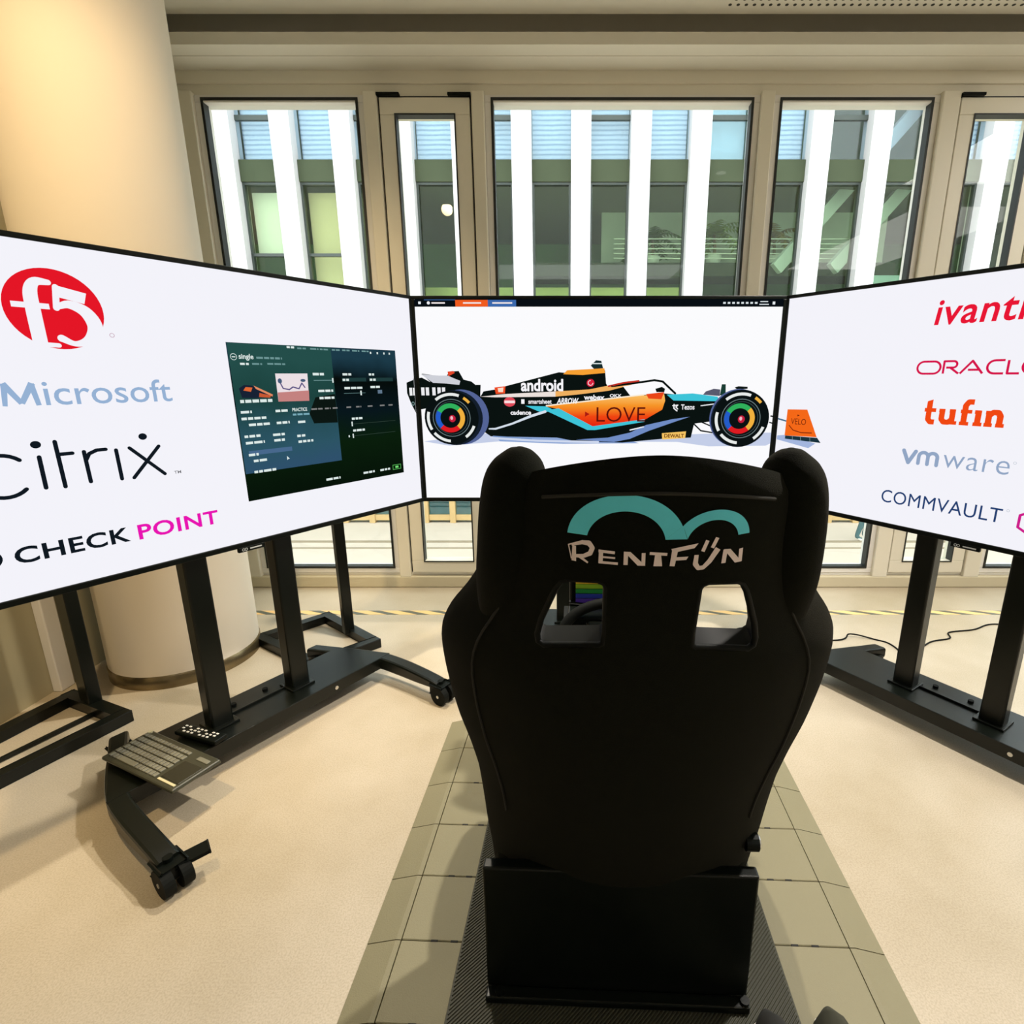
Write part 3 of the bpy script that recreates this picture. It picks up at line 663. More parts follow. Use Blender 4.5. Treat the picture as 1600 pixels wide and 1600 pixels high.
# lettering on the car (the green mascot head is left out)
p.text('android', (815, 612, 880, 593), WHT, .03); p.text('smartsheet', (826, 631, 862, 624), WHT, .02); p.rect(815, 624, 820, 631, WHT); p.text('ARROW', (870, 631, 904, 622), WHT, .03, shear=.25); p.text('webex', (912, 625, 944, 617), WHT, .03); p.text('OKX', (952, 621, 970, 616), WHT, .03)
p.text('cadence', (798, 648, 830, 641), WHT, .03); p.text('LOVE', (932, 659, 1008, 636), (92, 16, 12), -.006); p.text('Tezos', (1063, 640, 1084, 632), WHT, .02); p.polys(ribbon([(1052, 632), (1052, 638), (1057, 642)], 1.8), WHT); p.polys(ribbon([(1050, 634), (1058, 633), (1055, 636), (1058, 639)], 1.6), WHT)
p.text('DEWALT', (1039, 684, 1070, 678), (120, 70, 20), .03); p.polys([[(914, 643), (921, 647), (914, 651)]], (170, 24, 18))
p.poly(arc(922, 599, 6, 6, 0, 360, 20), (214, 30, 60)); p.poly(arc(797, 628, 9, 7.4, 0, 360, 24), (224, 74, 88)); p.up(); p.polys(ring(922, 599, 3.2, 4.1, 0, 270, 14), WHT); p.poly([(789, 626), (805, 626), (805, 630), (789, 630)], (248, 220, 222))
def wheel(cx_, cy_, r, side):
    p.up(); p.poly(arc(cx_+side, cy_-1, r*.98, r, 0, 360, 40), (84, 100, 150)); p.up(); p.poly(arc(cx_+side*.35, cy_, r, r, 0, 360, 40), (20, 30, 44)); p.up()
    p.poly(arc(cx_, cy_, r*.98, r*.98, 0, 360, 40), (10, 17, 18)); p.up()
    for a0, a1 in ((-130, -70), (150, 195), (95, 140), (20, 55)): p.polys(ring(cx_, cy_, r*.80, r*.90, a0, a1, 12), (232, 236, 234))
    p.polys(ring(cx_, cy_, r*.80, r*.90, -58, -40, 5), (240, 180, 70)); p.polys(ring(cx_, cy_, r*.66, r*.685, n=36), (110, 128, 130)); p.polys(ring(cx_, cy_, r*.58, r*.60, n=36), (60, 76, 80))
    for (a0, a1), c in zip(((-150, -45), (-45, 50), (50, 135), (135, 210)), ((48, 176, 92), (240, 176, 62), (222, 28, 34), (36, 92, 200))): p.polys(ring(cx_-2, cy_, r*.36, r*.53, a0, a1, 14), c)
    p.up(); p.poly(arc(cx_+1, cy_+1, r*.12, r*.13, 0, 360, 16), (196, 30, 60)); p.up(); p.poly(arc(cx_, cy_, r*.05, r*.07, 0, 360, 10), (240, 190, 200))
p.dy = .00018
wheel(706, 653, 43, 16); wheel(1157, 654, 45, -5)
p.build('side view of an orange, black and cyan racing car')

# --- logo screen away from the column
p = Pic('red_italic_lettering', scR); p.text('ivanti', (.533, .664, .765, .737), (232, 22, 52), .014, shear=.12, spacing=1.06); p.rect(.752, .742, .775, .752, (232, 22, 52)); p.build()
p = Pic('wide_red_lettering', scR); cR = (214, 18, 74); wd = .0062; y0, y1 = .519, .556
def stad(x0, x1):   # rounded oblong O of the wide lettering
    r_ = (y1-y0)/2; c_ = (y0+y1)/2
    return arc(x0+r_, c_, r_, r_, 90, 270, 12)+arc(x1-r_, c_, r_, r_, -90, 90, 12)
o1 = stad(.505, .571); p.polys(ribbon(o1+[o1[0]], wd), cR)
p.polys(ribbon([(.580, y0), (.580, y1), (.606, y1)]+arc(.606, y1-.0095, .0095, .0095, 90, -90, 8)+[(.587, y1-.019)], wd, False), cR); p.polys(ribbon([(.598, y1-.019), (.622, y0)], wd, False), cR)
p.polys(ribbon([(.626, y0), (.655, y1), (.684, y0)], wd, False), cR); p.polys(ribbon([(.646, y0+.011), (.676, y0+.011)], wd, False), cR)
r_ = (y1-y0)/2; c_ = (y0+y1)/2
p.polys(ribbon([(.735, y1)]+arc(.694+r_, c_, r_, r_, 90, 270, 12)+[(.735, y0)], wd, False), cR)
p.polys(ribbon([(.744, y1), (.744, y0), (.772, y0)], wd, False), cR)
p.polys(ribbon([(.835, y1)]+arc(.778+r_, c_, r_, r_, 90, 270, 12)+[(.835, y0)], wd, False), cR); p.polys(ribbon([(.780, c_), (.826, c_)], wd, False), cR); p.build()
p = Pic('orange_slab_lettering', scR); cO = (240, 72, 18)
def slab(pts, w_=.016): p.polys(ribbon(pts, w_, False), cO)
yb, yx, ya = .366, .412, .434
slab([(.559, ya), (.559, .378), (.566, .370), (.578, .370)], .016); slab([(.546, yx-.005), (.579, yx-.005)], .012); p.poly([(.551, ya), (.567, ya+.006), (.567, ya-.01), (.551, ya-.01)], cO)
slab([(.597, yx), (.597, .381), (.604, .372), (.617, .372), (.626, .382)]); slab([(.626, yx), (.626, yb)]); slab([(.588, yx-.005), (.604, yx-.005)], .011); slab([(.617, yx-.005), (.632, yx-.005)], .011); slab([(.620, yb+.005), (.640, yb+.005)], .011)
slab([(.658, yb), (.658, .425), (.665, .436), (.679, .436)]); slab([(.647, yx-.005), (.677, yx-.005)], .011); slab([(.647, yb+.005), (.672, yb+.005)], .011)
slab([(.694, yx), (.694, yb)]); slab([(.684, yx-.005), (.700, yx-.005)], .011); slab([(.683, yb+.005), (.706, yb+.005)], .011)
slab([(.721, yx), (.721, yb)]); slab([(.721, .398), (.730, .408), (.743, .408), (.749, .398), (.749, yb)]); slab([(.712, yx-.005), (.728, yx-.005)], .011); slab([(.711, yb+.005), (.732, yb+.005)], .011); slab([(.740, yb+.005), (.761, yb+.005)], .011); p.build()
p = Pic('grey_blue_lettering', scR); cV = (146, 166, 196)
p.polys(ribbon([(.503, .272), (.521, .233), (.540, .272)], .012), cV); p.polys(ribbon([(.551, .234), (.551, .258)]+arc(.5645, .258, .0135, .013, 180, 0, 8)+[(.578, .234)], .011), cV); p.polys(ribbon([(.578, .258)]+arc(.5915, .258, .0135, .013, 180, 0, 8)+[(.605, .234)], .011), cV)
p.text('ware', (.622, .231, .795, .271), cV, -.008, spacing=1.06); p.polys(ring(.805, .268, .003, .0042, n=12), (190, 198, 210)); p.build()
p = Pic('navy_lettering', scR); p.text('COMMVAULT', (.453, .087, .800, .131), (34, 62, 112), .0, spacing=1.05); p.polys(ring(.812, .128, .003, .0042, n=12), (190, 198, 210))
p.build()
p = Pic('magenta_hexagon', scR)
hx = [(.873+.036*math.cos(R(90+60*i)), .103+.036*math.sin(R(90+60*i))) for i in range(7)]
p.polys(ribbon(hx, .007), (206, 28, 140)); hx = [(.873+.016*math.cos(R(90+60*i)), .103+.016*math.sin(R(90+60*i))) for i in range(7)]; p.polys(ribbon(hx, .007), (206, 28, 140)); p.build()
p = Pic('car_front_wing', scR)
p.poly([(.016, .278), (.05, .283), (.185, .262), (.158, .241), (.016, .262)], (164, 182, 222)); p.up()
p.poly([(.0525, .281), (.190, .284), (.206, .266), (.0525, .268)], (24, 50, 60)); p.polys(ribbon([(.013, .345), (.05, .338)], .006), (70, 110, 140)); p.up()
p.poly([(.052, .384), (.137, .387), (.188, .286), (.050, .281)], (244, 104, 24)); p.up()
p.text('VELO', (.072, .328, .137, .351), (110, 36, 10), .0); p.poly([(.098, .359), (.108, .363), (.098, .367)], (110, 36, 10)); p.polys(ribbon([(.066, .322), (.085, .305), (.12, .298), (.165, .300)], .0035), (120, 36, 10))
for a in (.085, .12, .16): p.polys(ribbon([(a, .282), (a+.002, .268)], .002), (120, 150, 150))
p.build('orange front wing end plate of the car')

# ------------------------------------------------------------------ television stands
def caster(e_, x, y, brake, ang=0.0):
    c = MB()
    c.cyl((x, y, .055), (x, y, .085), .011); c.obox((x-.026, y, .056), (x+.026, y, .056), .052, .036, .006)
    o_ = c.build('caster', M_blackpl, e_)
    for s_ in (-1, 1):
        MB().cyl((x+s_*.008, y-.014, .036), (x+s_*.032, y-.014, .036), .036, n=24).build('wheel', M_rub, o_)
        MB().cyl((x+s_*.0315, y-.014, .036), (x+s_*.0335, y-.014, .036), .006, n=12).build('axle_cap', M_steel, o_)
    if brake: MB().obox((x+.01, y-.01, .062), (x+.075, y-.03, .066), .034, .010, .003).build('brake_pedal', M_blackpl, o_)
    return o_
def tv_stand(loc, rz, label):
    e_ = empty('television_stand', (loc[0], loc[1], 0), rz); tag(e_, label, 'stand', 'rolling stands under the three televisions')
    # low channel plate
    b = MB(); b.prism([(-.47, -.015), (.47, -.015), (.39, .205), (-.39, .205)], lambda u, v, d: Vector((u, v, d)), .094, .104); b.box(-.47, .47, -.017, -.009, .058, .103, .001); b.box(-.385, .385, .197, .207, .058, .103, .001); b.build('base_plate', M_black, e_)
    b = MB(); b.box(-.12, .13, .098, .104, .104, .112, .001); b.build('plate_rib', M_black, e_)
    for x in (-.06, .05): MB().cyl((x, .15, .103), (x, .15, .112), .009, n=12).build('bolt', M_rub, e_)
    MB().cyl((.22, -.016, .08), (.22, -.020, .08), .007, n=12).build('bolt', M_steel, e_)
    for x in (-.135, .135):
        o_ = MB().box(x-.033, x+.033, .06, .115, .10, 1.30, .006).build('post', M_black, e_)
        MB().box(x-.043, x+.043, .045, .13, .1035, .112, .002).build('foot_plate', M_black, o_)
    b = MB(); b.box(-.30, .30, .062, .078, 1.02, 1.08, .003); b.box(-.30, .30, .062, .078, 1.22, 1.28, .003); b.box(-.235, -.20, .055, .07, .95, 1.36, .002); b.box(.20, .235, .055, .07, .95, 1.36, .002)
    b.build('wall_mount', M_black, e_)
    for s_ in (-1, 1):
        x = s_*.452
        prof = [(.30, .060, .104, .335), (.22, .056, .104, .365), (.12, .055, .1035, .405), (0, .055, .1035, .442), (-.10, .052, .101, .452), (-.20, .052, .096, .454), (-.28, .056, .089, .454), (-.318, .062, .083, .454)]
        pa = catmull([(y_, z0_, z1_) for y_, z0_, z1_, x_ in prof], 4); pb_ = catmull([(x_, 0, 0) for *_, x_ in prof], 4)
        prof = [(q.x, q.y, q.z, r2.x) for q, r2 in zip(pa, pb_)]
        b = MB(); rings = []
        for y, z0, z1, xx in prof:
            hw = .026; x = s_*xx
            rings.append([b.bm.verts.new(v) for v in ((x-hw, y, z0), (x+hw, y, z0), (x+hw, y, z1), (x-hw, y, z1))])
        for A_, B_ in zip(rings, rings[1:]):
            for k in range(4): b.bm.faces.new((A_[k], A_[(k+1) % 4], B_[(k+1) % 4], B_[k]))
        b.bm.faces.new(rings[0]); b.bm.faces.new(rings[-1][::-1])
        bmesh.ops.recalc_face_normals(b.bm, faces=b.bm.faces); bmesh.ops.bevel(b.bm, geom=[e2 for e2 in b.bm.edges if abs((e2.verts[0].co-e2.verts[1].co).normalized().y) > .5], offset=.008, segments=2, affect='EDGES', profile=.5)
        lg = b.build('leg', M_black, e_)
        caster(e_, s_*.454, -.315, True); caster(e_, s_*.342, .275, False)
    return e_
tv_stand(CL, R(90)-aL, 'black rolling stand under the television beside the column')
tv_stand(CC, 0, 'black rolling stand under the television with the racing car')
tv_stand(CR, -(R(90)-aR_), 'black rolling stand under the television away from the column')

# bare metal floor frames behind the column-side television
def floor_frame(corners, post, ph, pw, label, mid=None):
    c0 = corners[0]; e_ = empty('metal_floor_frame', (c0[0], c0[1], 0)); tag(e_, label, 'frame')
    P_ = [Vector((x-c0[0], y-c0[1], .02)) for x, y in corners]
    for i in range(4): MB().obox(P_[i]-(P_[(i+1) % 4]-P_[i]).normalized()*.018, P_[(i+1) % 4]+(P_[(i+1) % 4]-P_[i]).normalized()*.018, .04, .04-.001*(i % 2), .002).build('base_bar', M_black, e_)
    if mid: MB().obox(P_[0].lerp(P_[1], mid[0])*1.0+Vector((0, 0, -.01)), P_[3].lerp(P_[2], mid[1])+Vector((0, 0, -.01)), .012, .012).build('cross_bar', M_black, e_)
    q = Vector((post[0]-c0[0], post[1]-c0[1], 0))
    b = MB().box(-pw/2, pw/2, -.02, .02, .02, ph, .003); b.xf(Matrix.Translation(q) @ Matrix.Rotation(post[2], 4, 'Z')); b.build('post', M_black, e_)
    return e_
floor_frame([(-1.40, 2.27), (-1.19, 2.50), (-.86, 2.23), (-1.05, 2.04)], (-1.02, 2.34, R(40)), 1.30, .045, 'black open floor frame on the tape side of the column')
floor_frame([(-1.86, 1.80), (-1.57, 1.68), (-1.83, 1.08), (-1.96, 1.40)], (-1.752, 1.765, R(-30)), 1.30, .085, 'black open floor frame along the olive wall', (.55, .5))

# ------------------------------------------------------------------ keyboard and remote on the stand
def lf(x, y, z): # stand coordinates to world
    a = R(90)-aL
    return (CL[0]+x*math.cos(a)-y*math.sin(a), CL[1]+x*math.sin(a)+y*math.cos(a), z)
kb = empty('keyboard', lf(-.326, .02, .118), R(90)-aL-R(82)); tag(kb, 'compact black keyboard with touchpad on the stand foot', 'keyboard')
M_key = mat('keyboard_body', (.035, .035, .02, 1), .4); M_keyc = mat('key_tops', (.16, .155, .11, 1), .5)
MB().box(-.165, .165, -.068, .068, 0, .012, .005).build('body', M_key, kb)
ks = MB()
for r_ in range(6):
    n_ = 14
    for c_ in range(n_):
        if r_ == 5 and 3 <= c_ <= 7: continue
        x = -.155+c_*.0158+(.004*r_ % .008); y = .045-r_*.0185
        hh = .0055 if r_ == 0 else .0075
        ks.box(x, x+.0125, y-hh, y+hh, .011, .0155, .001, 1)
ks.box(-.105, -.03, .045-5*.0185-.0075, .045-5*.0185+.0075, .011, .0155, .001, 1)
tag(ks.build('keys', M_keyc, kb), kind='stuff')
MB().box(.078, .155, -.045, .022, .011, .0135, .001).build('touchpad', mat('touchpad_black', (.02, .02, .012, 1), .25), kb)
MB().box(.08, .153, -.056, -.049, .011, .0145, .001).build('touchpad_button', mat('pale_bar', (.55, .5, .3, 1), .4), kb)
MB().box(.10, .148, .036, .050, .011, .0145, .002).build('volume_key', M_keyc, kb)
MB().cyl((-.152, .058, .011), (-.152, .058, .016), .006, n=14).build('power_button', mat('pale_bar', (.55, .5, .3, 1), .4), kb)
rm = empty('remote_control', lf(-.205, .055, .112), R(90)-aL-R(76)); tag(rm, 'small black remote control with white keys behind the keyboard', 'remote')
MB().box(-.085, .085, -.022, .022, 0, .014, .004).build('body', M_blackpl, rm)
rk = MB()
for i in range(9):
    for j in range(3):
        if (i*3+j) % 4: rk.box(-.075+i*.016, -.066+i*.016, -.014+j*.011, -.008+j*.011, .0135, .016, .001, 1)
tag(rk.build('keys', mat('remote_keys', (.7, .7, .66, 1), .5), rm), kind='stuff')

# ------------------------------------------------------------------ platform of interlocking tiles and the ribbed mat
YAW = -R(2.2)
pf = empty('platform', (.125, .757, 0), YAW); tag(pf, 'low grey green platform of interlocking tiles under the racing seat', 'platform')
M_tile = mat('grey_green_tile', (.21, .19, .108, 1), .6, noise=(3, .10), bump=(420, .35))
M_ramp = M_tile
M_clip = mat('clip_slot_shade', (.01, .01, .008, 1), .8)  # slots are solid boxes, the darkness inside them is painted
TL = .155; TZ = .02; HI = .48; RWD = .076
cols = [(-HI, -.16), (-.16, .16), (.16, HI)]
base = {}
for r_ in range(-4, 5):
    for ci, (x0, x1) in enumerate(cols):
        y0 = r_*TL+(.125 if ci == 0 else .145 if ci == 2 else .14)-.0
        k_ = ('t', ci)
        if k_ not in base:
            base[k_] = MB().box(x0+.0008, x1-.0008, .0008, TL-.0008, 0, TZ, .0016, 1).build('tile', M_tile, pf, loc=(0, y0, 0))
        else: share(base[k_], pf, (0, y0, 0))
        if ci != 1:
            s_ = -1 if ci == 0 else 1
            kk = ('r', ci)
            if kk not in base:
                b = MB(); xa = s_*HI; xb = s_*(HI+RWD)
                prof = [(xa+s_*.001, 0), (xa+s_*.001, TZ-.001), (xa+s_*.012, TZ-.001), (xb, .003), (xb, 0)]
                A_ = [b.bm.verts.new((x, .001, z)) for x, z in prof]; B_ = [b.bm.verts.new((x, TL-.001, z)) for x, z in prof]
                b.bm.faces.new(A_); b.bm.faces.new(B_[::-1])
                for i in range(5): b.bm.faces.new((A_[i], B_[i], B_[(i+1) % 5], A_[(i+1) % 5]))
                base[kk] = b.build('ramp_tile', M_ramp, pf, loc=(0, y0, 0))
                b = MB()
                for dx in (.072, .115): b.box(s_*(HI-dx)-.0075, s_*(HI-dx)+.0075, -.0022, .0022, TZ-.004, TZ+.0006)
                base[('c', ci)] = b.build('clip_slot', M_clip, pf, loc=(0, y0, 0))
            else:
                share(base[kk], pf, (0, y0, 0)); share(base[('c', ci)], pf, (0, y0, 0))
M_mat = mat('mat_rubber', (.045, .045, .028, 1), .55, spec=.3)
rmat = empty('ribbed_mat', (.112, .757, TZ), YAW); tag(rmat, 'black diagonally ribbed rubber mat on the platform', 'mat')
MX, MY0, MY1 = .335, -.45, .9
MB().box(-MX, MX, MY0, MY1, 0, .0025, .0006, 1).build('backing', M_mat, rmat)
rb = MB(); ra = R(46); dx, dy = math.cos(ra), math.sin(ra); nx, ny = -dy, dx; pitch = .0056; hw = .0021
def clip_line(c):     # part of the line n.p = c that lies on the mat
    t0, t1 = -9, 9
    for o_, d_, lo, hi in ((nx*c, dx, -MX+.004, MX-.004), (ny*c, dy, MY0+.004, MY1-.004)):
        a, b_ = sorted(((lo-o_)/d_, (hi-o_)/d_)); t0 = max(t0, a); t1 = min(t1, b_)
    return (t0, t1) if t1-t0 > .01 else None
for k in range(-260, 260):
    c = k*pitch; q = clip_line(c)
    if not q: continue
    P_ = [[(nx*cc+dx*t, ny*cc+dy*t, z) for cc, z in ((c-hw, .0022), (c-hw*.35, .0048), (c+hw*.35, .0048), (c+hw, .0022))] for t in q]
    A_, B_ = [[rb.bm.verts.new(v) for v in row] for row in P_]
    for m_ in range(3): rb.bm.faces.new((A_[m_], A_[m_+1], B_[m_+1], B_[m_]))
    rb.bm.faces.new(A_[::-1]); rb.bm.faces.new(B_)
tag(rb.build('ribs', M_mat, rmat), kind='stuff')

# ------------------------------------------------------------------ racing seat
SO = (.113, .80); SZ = .248; REC = R(17)
st = empty('racing_seat', (SO[0], SO[1], TZ+.004), YAW); tag(st, 'black fabric racing bucket seat with a turquoise double arch logo', 'seat')
M_fab = mat('black_seat_fabric', (.0045, .0055, .003, 1), .95, noise=(40, .2), bump=(900, .5), spec=.08, sheen=.03)
M_fab2 = M_fab
WT = [(0, .262), (.07, .266), (.15, .267), (.24, .270), (.31, .280), (.38, .296), (.46, .306), (.515, .308), (.56, .303), (.60, .285), (.65, .247), (.70, .222), (.73, .214), (.77, .2085), (.82, .202), (.85, .193), (.88, .18)]
DT = [(0, .08), (.3, .095), (.5, .115), (.62, .115), (.72, .09), (.9, .085)]
def smooth_tab(tab, x, h=.02): return (lerp_tab(tab, x-h)+lerp_tab(tab, x)*2+lerp_tab(tab, x+h))/4
def sw(v): return smooth_tab(WT, v)
def sd_(v): return smooth_tab(DT, v)
def S3(u, v, d): return Vector((u, -v*math.sin(REC)+d*math.cos(REC), SZ-TZ+v*math.cos(REC)+d*math.sin(REC)))
def surf(u, v): 
    s_ = min(1, abs(u)/sw(v)); return sd_(v)*s_**2.6
def vtop(s_):   # top contour of the main back
    return .903-.031*(abs(s_)/.68)**2-.03*abs(s_)**8
NS, NT = 56, 64
b = MB(); back = []; front = []
for j in range(NT+1):
    t = j/NT; rb_, rf_ = [], []
    for i in range(NS+1):
        q = -1+2*i/NS; s_ = math.sin(q*math.pi/2)*.55+q*.45
        v = -.06+t*(vtop(s_)+.06); wv_ = sw(min(v, .9)); u = wv_*s_
        T = .036*math.sqrt(max(0, 1-abs(s_)**9))
        tt = max(0, (v-(vtop(s_)-.03))/.03); rnd = math.sqrt(max(0, 1-tt*tt))
        d0 = sd_(v)*abs(s_)**2.6+.036/2*(1-math.sqrt(max(0, 1-abs(s_)**9)))
        mid_ = d0+T/2; hb = T/2*rnd
        rb_.append(b.bm.verts.new(S3(u, v, mid_-hb))); rf_.append(b.bm.verts.new(S3(u, v, mid_+hb)))
    back.append(rb_); front.append(rf_)
for j in range(NT):
    for i in range(NS):
        b.bm.faces.new((back[j][i], back[j][i+1], back[j+1][i+1], back[j+1][i])); b.bm.faces.new((front[j][i], front[j+1][i], front[j+1][i+1], front[j][i+1]))
for i in range(NS): b.bm.faces.new((back[0][i], front[0][i], front[0][i+1], back[0][i+1]))
bmesh.ops.remove_doubles(b.bm, verts=b.bm.verts, dist=.0004)
bmesh.ops.dissolve_degenerate(b.bm, edges=b.bm.edges, dist=.0002)
bk = b.build('backrest', M_fab, st)
HOLE = [(.054, .738), (.057, .744), (.064, .747), (.100, .742), (.108, .737), (.115, .724), (.135, .668), (.141, .642), (.140, .630), (.132, .626), (.060, .643), (.055, .647), (.0535, .668)]
cutters = []
for s_ in (-1, 1):
    cu_ = MB().prism([(s_*u, v) for u, v in HOLE], lambda u, v, d: S3(u, v, d), -.05, .16).build('cutter', M_fab); cutters.append(cu_)
    cu_.parent = st
    md = bk.modifiers.new('hole', 'BOOLEAN'); md.operation = 'DIFFERENCE'; md.solver = 'EXACT'; md.object = cu_
bpy.context.view_layer.update()
dg = bpy.context.evaluated_depsgraph_get(); me2 = bpy.data.meshes.new_from_object(bk.evaluated_get(dg)); bk.modifiers.clear(); bk.data = me2
for c_ in cutters: bpy.data.objects.remove(c_)
autosmooth(bk, 40)
M_bez = mat('glossy_black_trim', (.003, .004, .003, 1), .55, spec=.12)
for s_ in (-1, 1):
    pts = [S3(s_*u, v, surf(u, v)+.004) for u, v in HOLE]; b = MB().tube(pts, .0045, 8, True)
    pts2 = [(u*.0+ (u-.097)*.985+.097, (v-.69)*.985+.69) for u, v in HOLE]
    n_ = len(HOLE); A_ = [b.bm.verts.new(S3(s_*u, v, surf(u, v)+.003)) for u, v in HOLE]; B_ = [b.bm.verts.new(S3(s_*u, v, surf(u, v)+.040)) for u, v in HOLE]; C_ = [b.bm.verts.new(S3(s_*u, v, surf(u, v)+.040)) for u, v in pts2]; D_ = [b.bm.verts.new(S3(s_*u, v, surf(u, v)+.003)) for u, v in pts2]
    for X_, Y_ in ((A_, B_), (B_, C_), (C_, D_), (D_, A_)):
        for i in range(n_): b.bm.faces.new((X_[i], X_[(i+1) % n_], Y_[(i+1) % n_], Y_[i]))
    autosmooth(b.build('harness_bezel', M_bez, bk), 50)
# head bolsters
for s_ in (-1, 1):
    path = [(.214, .56, .105, .012), (.206, .62, .096, .024), (.192, .69, .082, .034), (.180, .75, .075, .038), (.171, .80, .076, .040), (.164, .836, .080, .039), (.159, .860, .083, .031), (.157, .876, .085, .016), (.1565, .881, .086, .004)]
    P4 = catmull([Vector((a, b_, c)) for a, b_, c, r_ in path], 5); RR = [x.x for x in catmull([Vector((r_, 0, 0)) for *_, r_ in path], 5)]
    autosmooth(MB().tube([S3(s_*a.x, a.y, a.z) for a in P4], [max(.002, r_) for r_ in RR], 24).build('head_bolster', M_fab2, st), 80)
# shoulder and side piping, seam under the top edge
pts = []
for i in range(41):
    s_ = -1+i/20; u = s_*.128; v = .868-.022*abs(s_)**2.2
    pts.append(S3(u, v, surf(u, v)-.0005))
MB().tube(pts, .0022, 6).build('seam', mat('seam_thread', (.014, .013, .008, 1), .9), bk)
for sg in (-1, 1):
    pts = []
    for i in range(30):
        v = .83-i*.022; s_ = .80; u = sg*s_*sw(v); pts.append(S3(u, v, surf(u, v)-.0003))
    MB().tube(pts, .002, 6).build('seam', mat('seam_thread', (.014, .013, .008, 1), .9), bk)
# turquoise arches and lettering
M_turq = mat('turquoise_print', (.10, .68, .82, 1), .6, noise=(30, .10)); M_let = mat('pink_white_print', (.86, .72, .68, 1), .6, noise=(60, .04))
def f3s(u, v, l_): return S3(u, v, surf(u, v)-.0012)
TRS = lambda cx_, cy_: (-.0998+(cx_-80)*.0001396, .8037-(cy_-440)*.000175)
p = Pic('double_arch_print', bk, TRS, f3s)
def archband(cx_, yb_, ro, ho, ri, hi, a0o, a1o, a0i, a1i, n=40):
    for i in range(n):
        t0, t1 = i/n, (i+1)/n; q = []
        for t, which in ((t0, 'o'), (t1, 'o'), (t1, 'i'), (t0, 'i')):
            if which == 'o': a = R(a0o+(a1o-a0o)*t); q.append((cx_+ro*math.cos(a), yb_-ho*math.sin(a)))
            else: a = R(a0i+(a1i-a0i)*t); q.append((cx_+ri*math.cos(a), yb_-hi*math.sin(a)))
        p.poly(q, M_turq)
archband(545, 445, 468, 360, 312, 245, 173.6, 23.7, 169.4, 10.6)
archband(1228, 430, 301, 237, 208, 165, 146.7, 8.5, 167.8, 12.2)
p.poly([(852, 400), (976, 299), (1022, 397)], M_turq); p.build('turquoise double arch logo')
p = Pic('lettering', bk, TRS, f3s)
def stk(pts, w_): p.polys(ribbon(pts, w_, False), M_let)
stk([(135, 495), (132, 615)], [30, 38]); p.polys(ribbon([(120, 492), (200, 458), (255, 458), (282, 490), (265, 535), (215, 562), (150, 572)], [14, 30, 42, 38, 36, 30, 26]), M_let); stk([(175, 570), (248, 612)], [26, 14]); stk([(88, 495), (205, 445)], 9); stk([(88, 492), (112, 600)], 9)
stk([(352, 508), (350, 604)], 34); stk([(332, 508), (462, 512)], 22); stk([(350, 553), (466, 553)], 15); stk([(335, 596), (490, 596)], 20)
stk([(550, 498), (552, 602)], 34); p.poly([(535, 498), (585, 498), (712, 604), (650, 604)], M_let); stk([(690, 504), (694, 604)], 30)
stk([(738, 506), (878, 512)], 22); p.poly([(782, 510), (828, 510), (846, 606), (776, 606)], M_let)
p.poly([(912, 485), (960, 475), (946, 606), (906, 604)], M_let); p.poly([(905, 470), (1115, 430), (1088, 466), (920, 500)], M_let); p.poly([(935, 535), (1048, 530), (1034, 556), (930, 562)], M_let)
stk([(1112, 520), (1112, 590), (1140, 625), (1180, 622), (1225, 575), (1280, 480)], [34, 40, 34, 34, 42, 48]); stk([(1158, 495), (1185, 412)], 30); stk([(1232, 472), (1262, 396)], 30)
stk([(1345, 495), (1345, 602)], 36); p.poly([(1330, 492), (1385, 495), (1502, 610), (1445, 612)], M_let); stk([(1478, 504), (1488, 610)], 32)
p.build('pale pink seat lettering')
# cushion, side bolsters, slider, knob
b = MB()
secs = [(-.10, .16, .20), (.05, .15, .19), (.20, .16, .20), (.36, .18, .22), (.44, .19, .23)]
b.box(-.20, .20, .03, .44, .16, .27, .04, 4); autosmooth(b.build('cushion', M_fab, st), 60)
for s_ in (-1, 1): autosmooth(MB().tube(catmull([(s_*.19, .06, .22), (s_*.20, .15, .25), (s_*.20, .28, .26), (s_*.19, .42, .23)], 6), [.05]+[.058]*16+[.05, .04], 16).build('side_bolster', M_fab, st), 60)
for s_ in (-1, 1): MB().box(s_*.20-.02, s_*.20+.02, .02, .36, .085, .165, .004).build('slider_rail', M_black, st)
kn = MB().cyl((.225, .03, .335), (.248, .03, .335), .016, n=24).build('recline_knob', M_blackpl, st); MB().tube([(.249, .03+.011*math.cos(t*.5236), .335+.011*math.sin(t*.5236)) for t in range(12)], .0025, 6, True).build('chrome_ring', M_steel, kn)

# ------------------------------------------------------------------ simulator frame, wheel and pedals
fr = empty('simulator_frame', (SO[0], SO[1], TZ+.004), YAW); tag(fr, 'black steel racing simulator frame under the seat', 'frame')
b = MB(); b.box(-.262, .243, -.012, .012, .012, .30, .004); b.build('rear_panel', M_black, fr)
MB().box(-.262, .243, -.035, -.012, .0, .016, .003).build('panel_flange', M_black, fr)
for s_ in (-1, 1):
    MB().box(s_*.20-.025, s_*.20+.025, .012, 1.18, .0, .085, .004).build('base_rail', M_black, fr)
    MB().cyl((s_*.235, -.024, .014), (s_*.235, -.024, .022), .009, n=12).build('bolt', M_black, fr)
for y in (.45, .75, 1.10): MB().box(-.175, .175, y-.03, y+.03, .02, .08, .004).build('cross_beam', M_black, fr)
for s_ in (-1, 1): MB().obox((s_*.13, .75, .08), (s_*.09, .62, .56), .05, .04, .004).build('wheel_upright', M_black, fr)
MB().box(-.12, .12, .52, .72, .535, .55, .003).build('wheel_deck', M_black, fr)
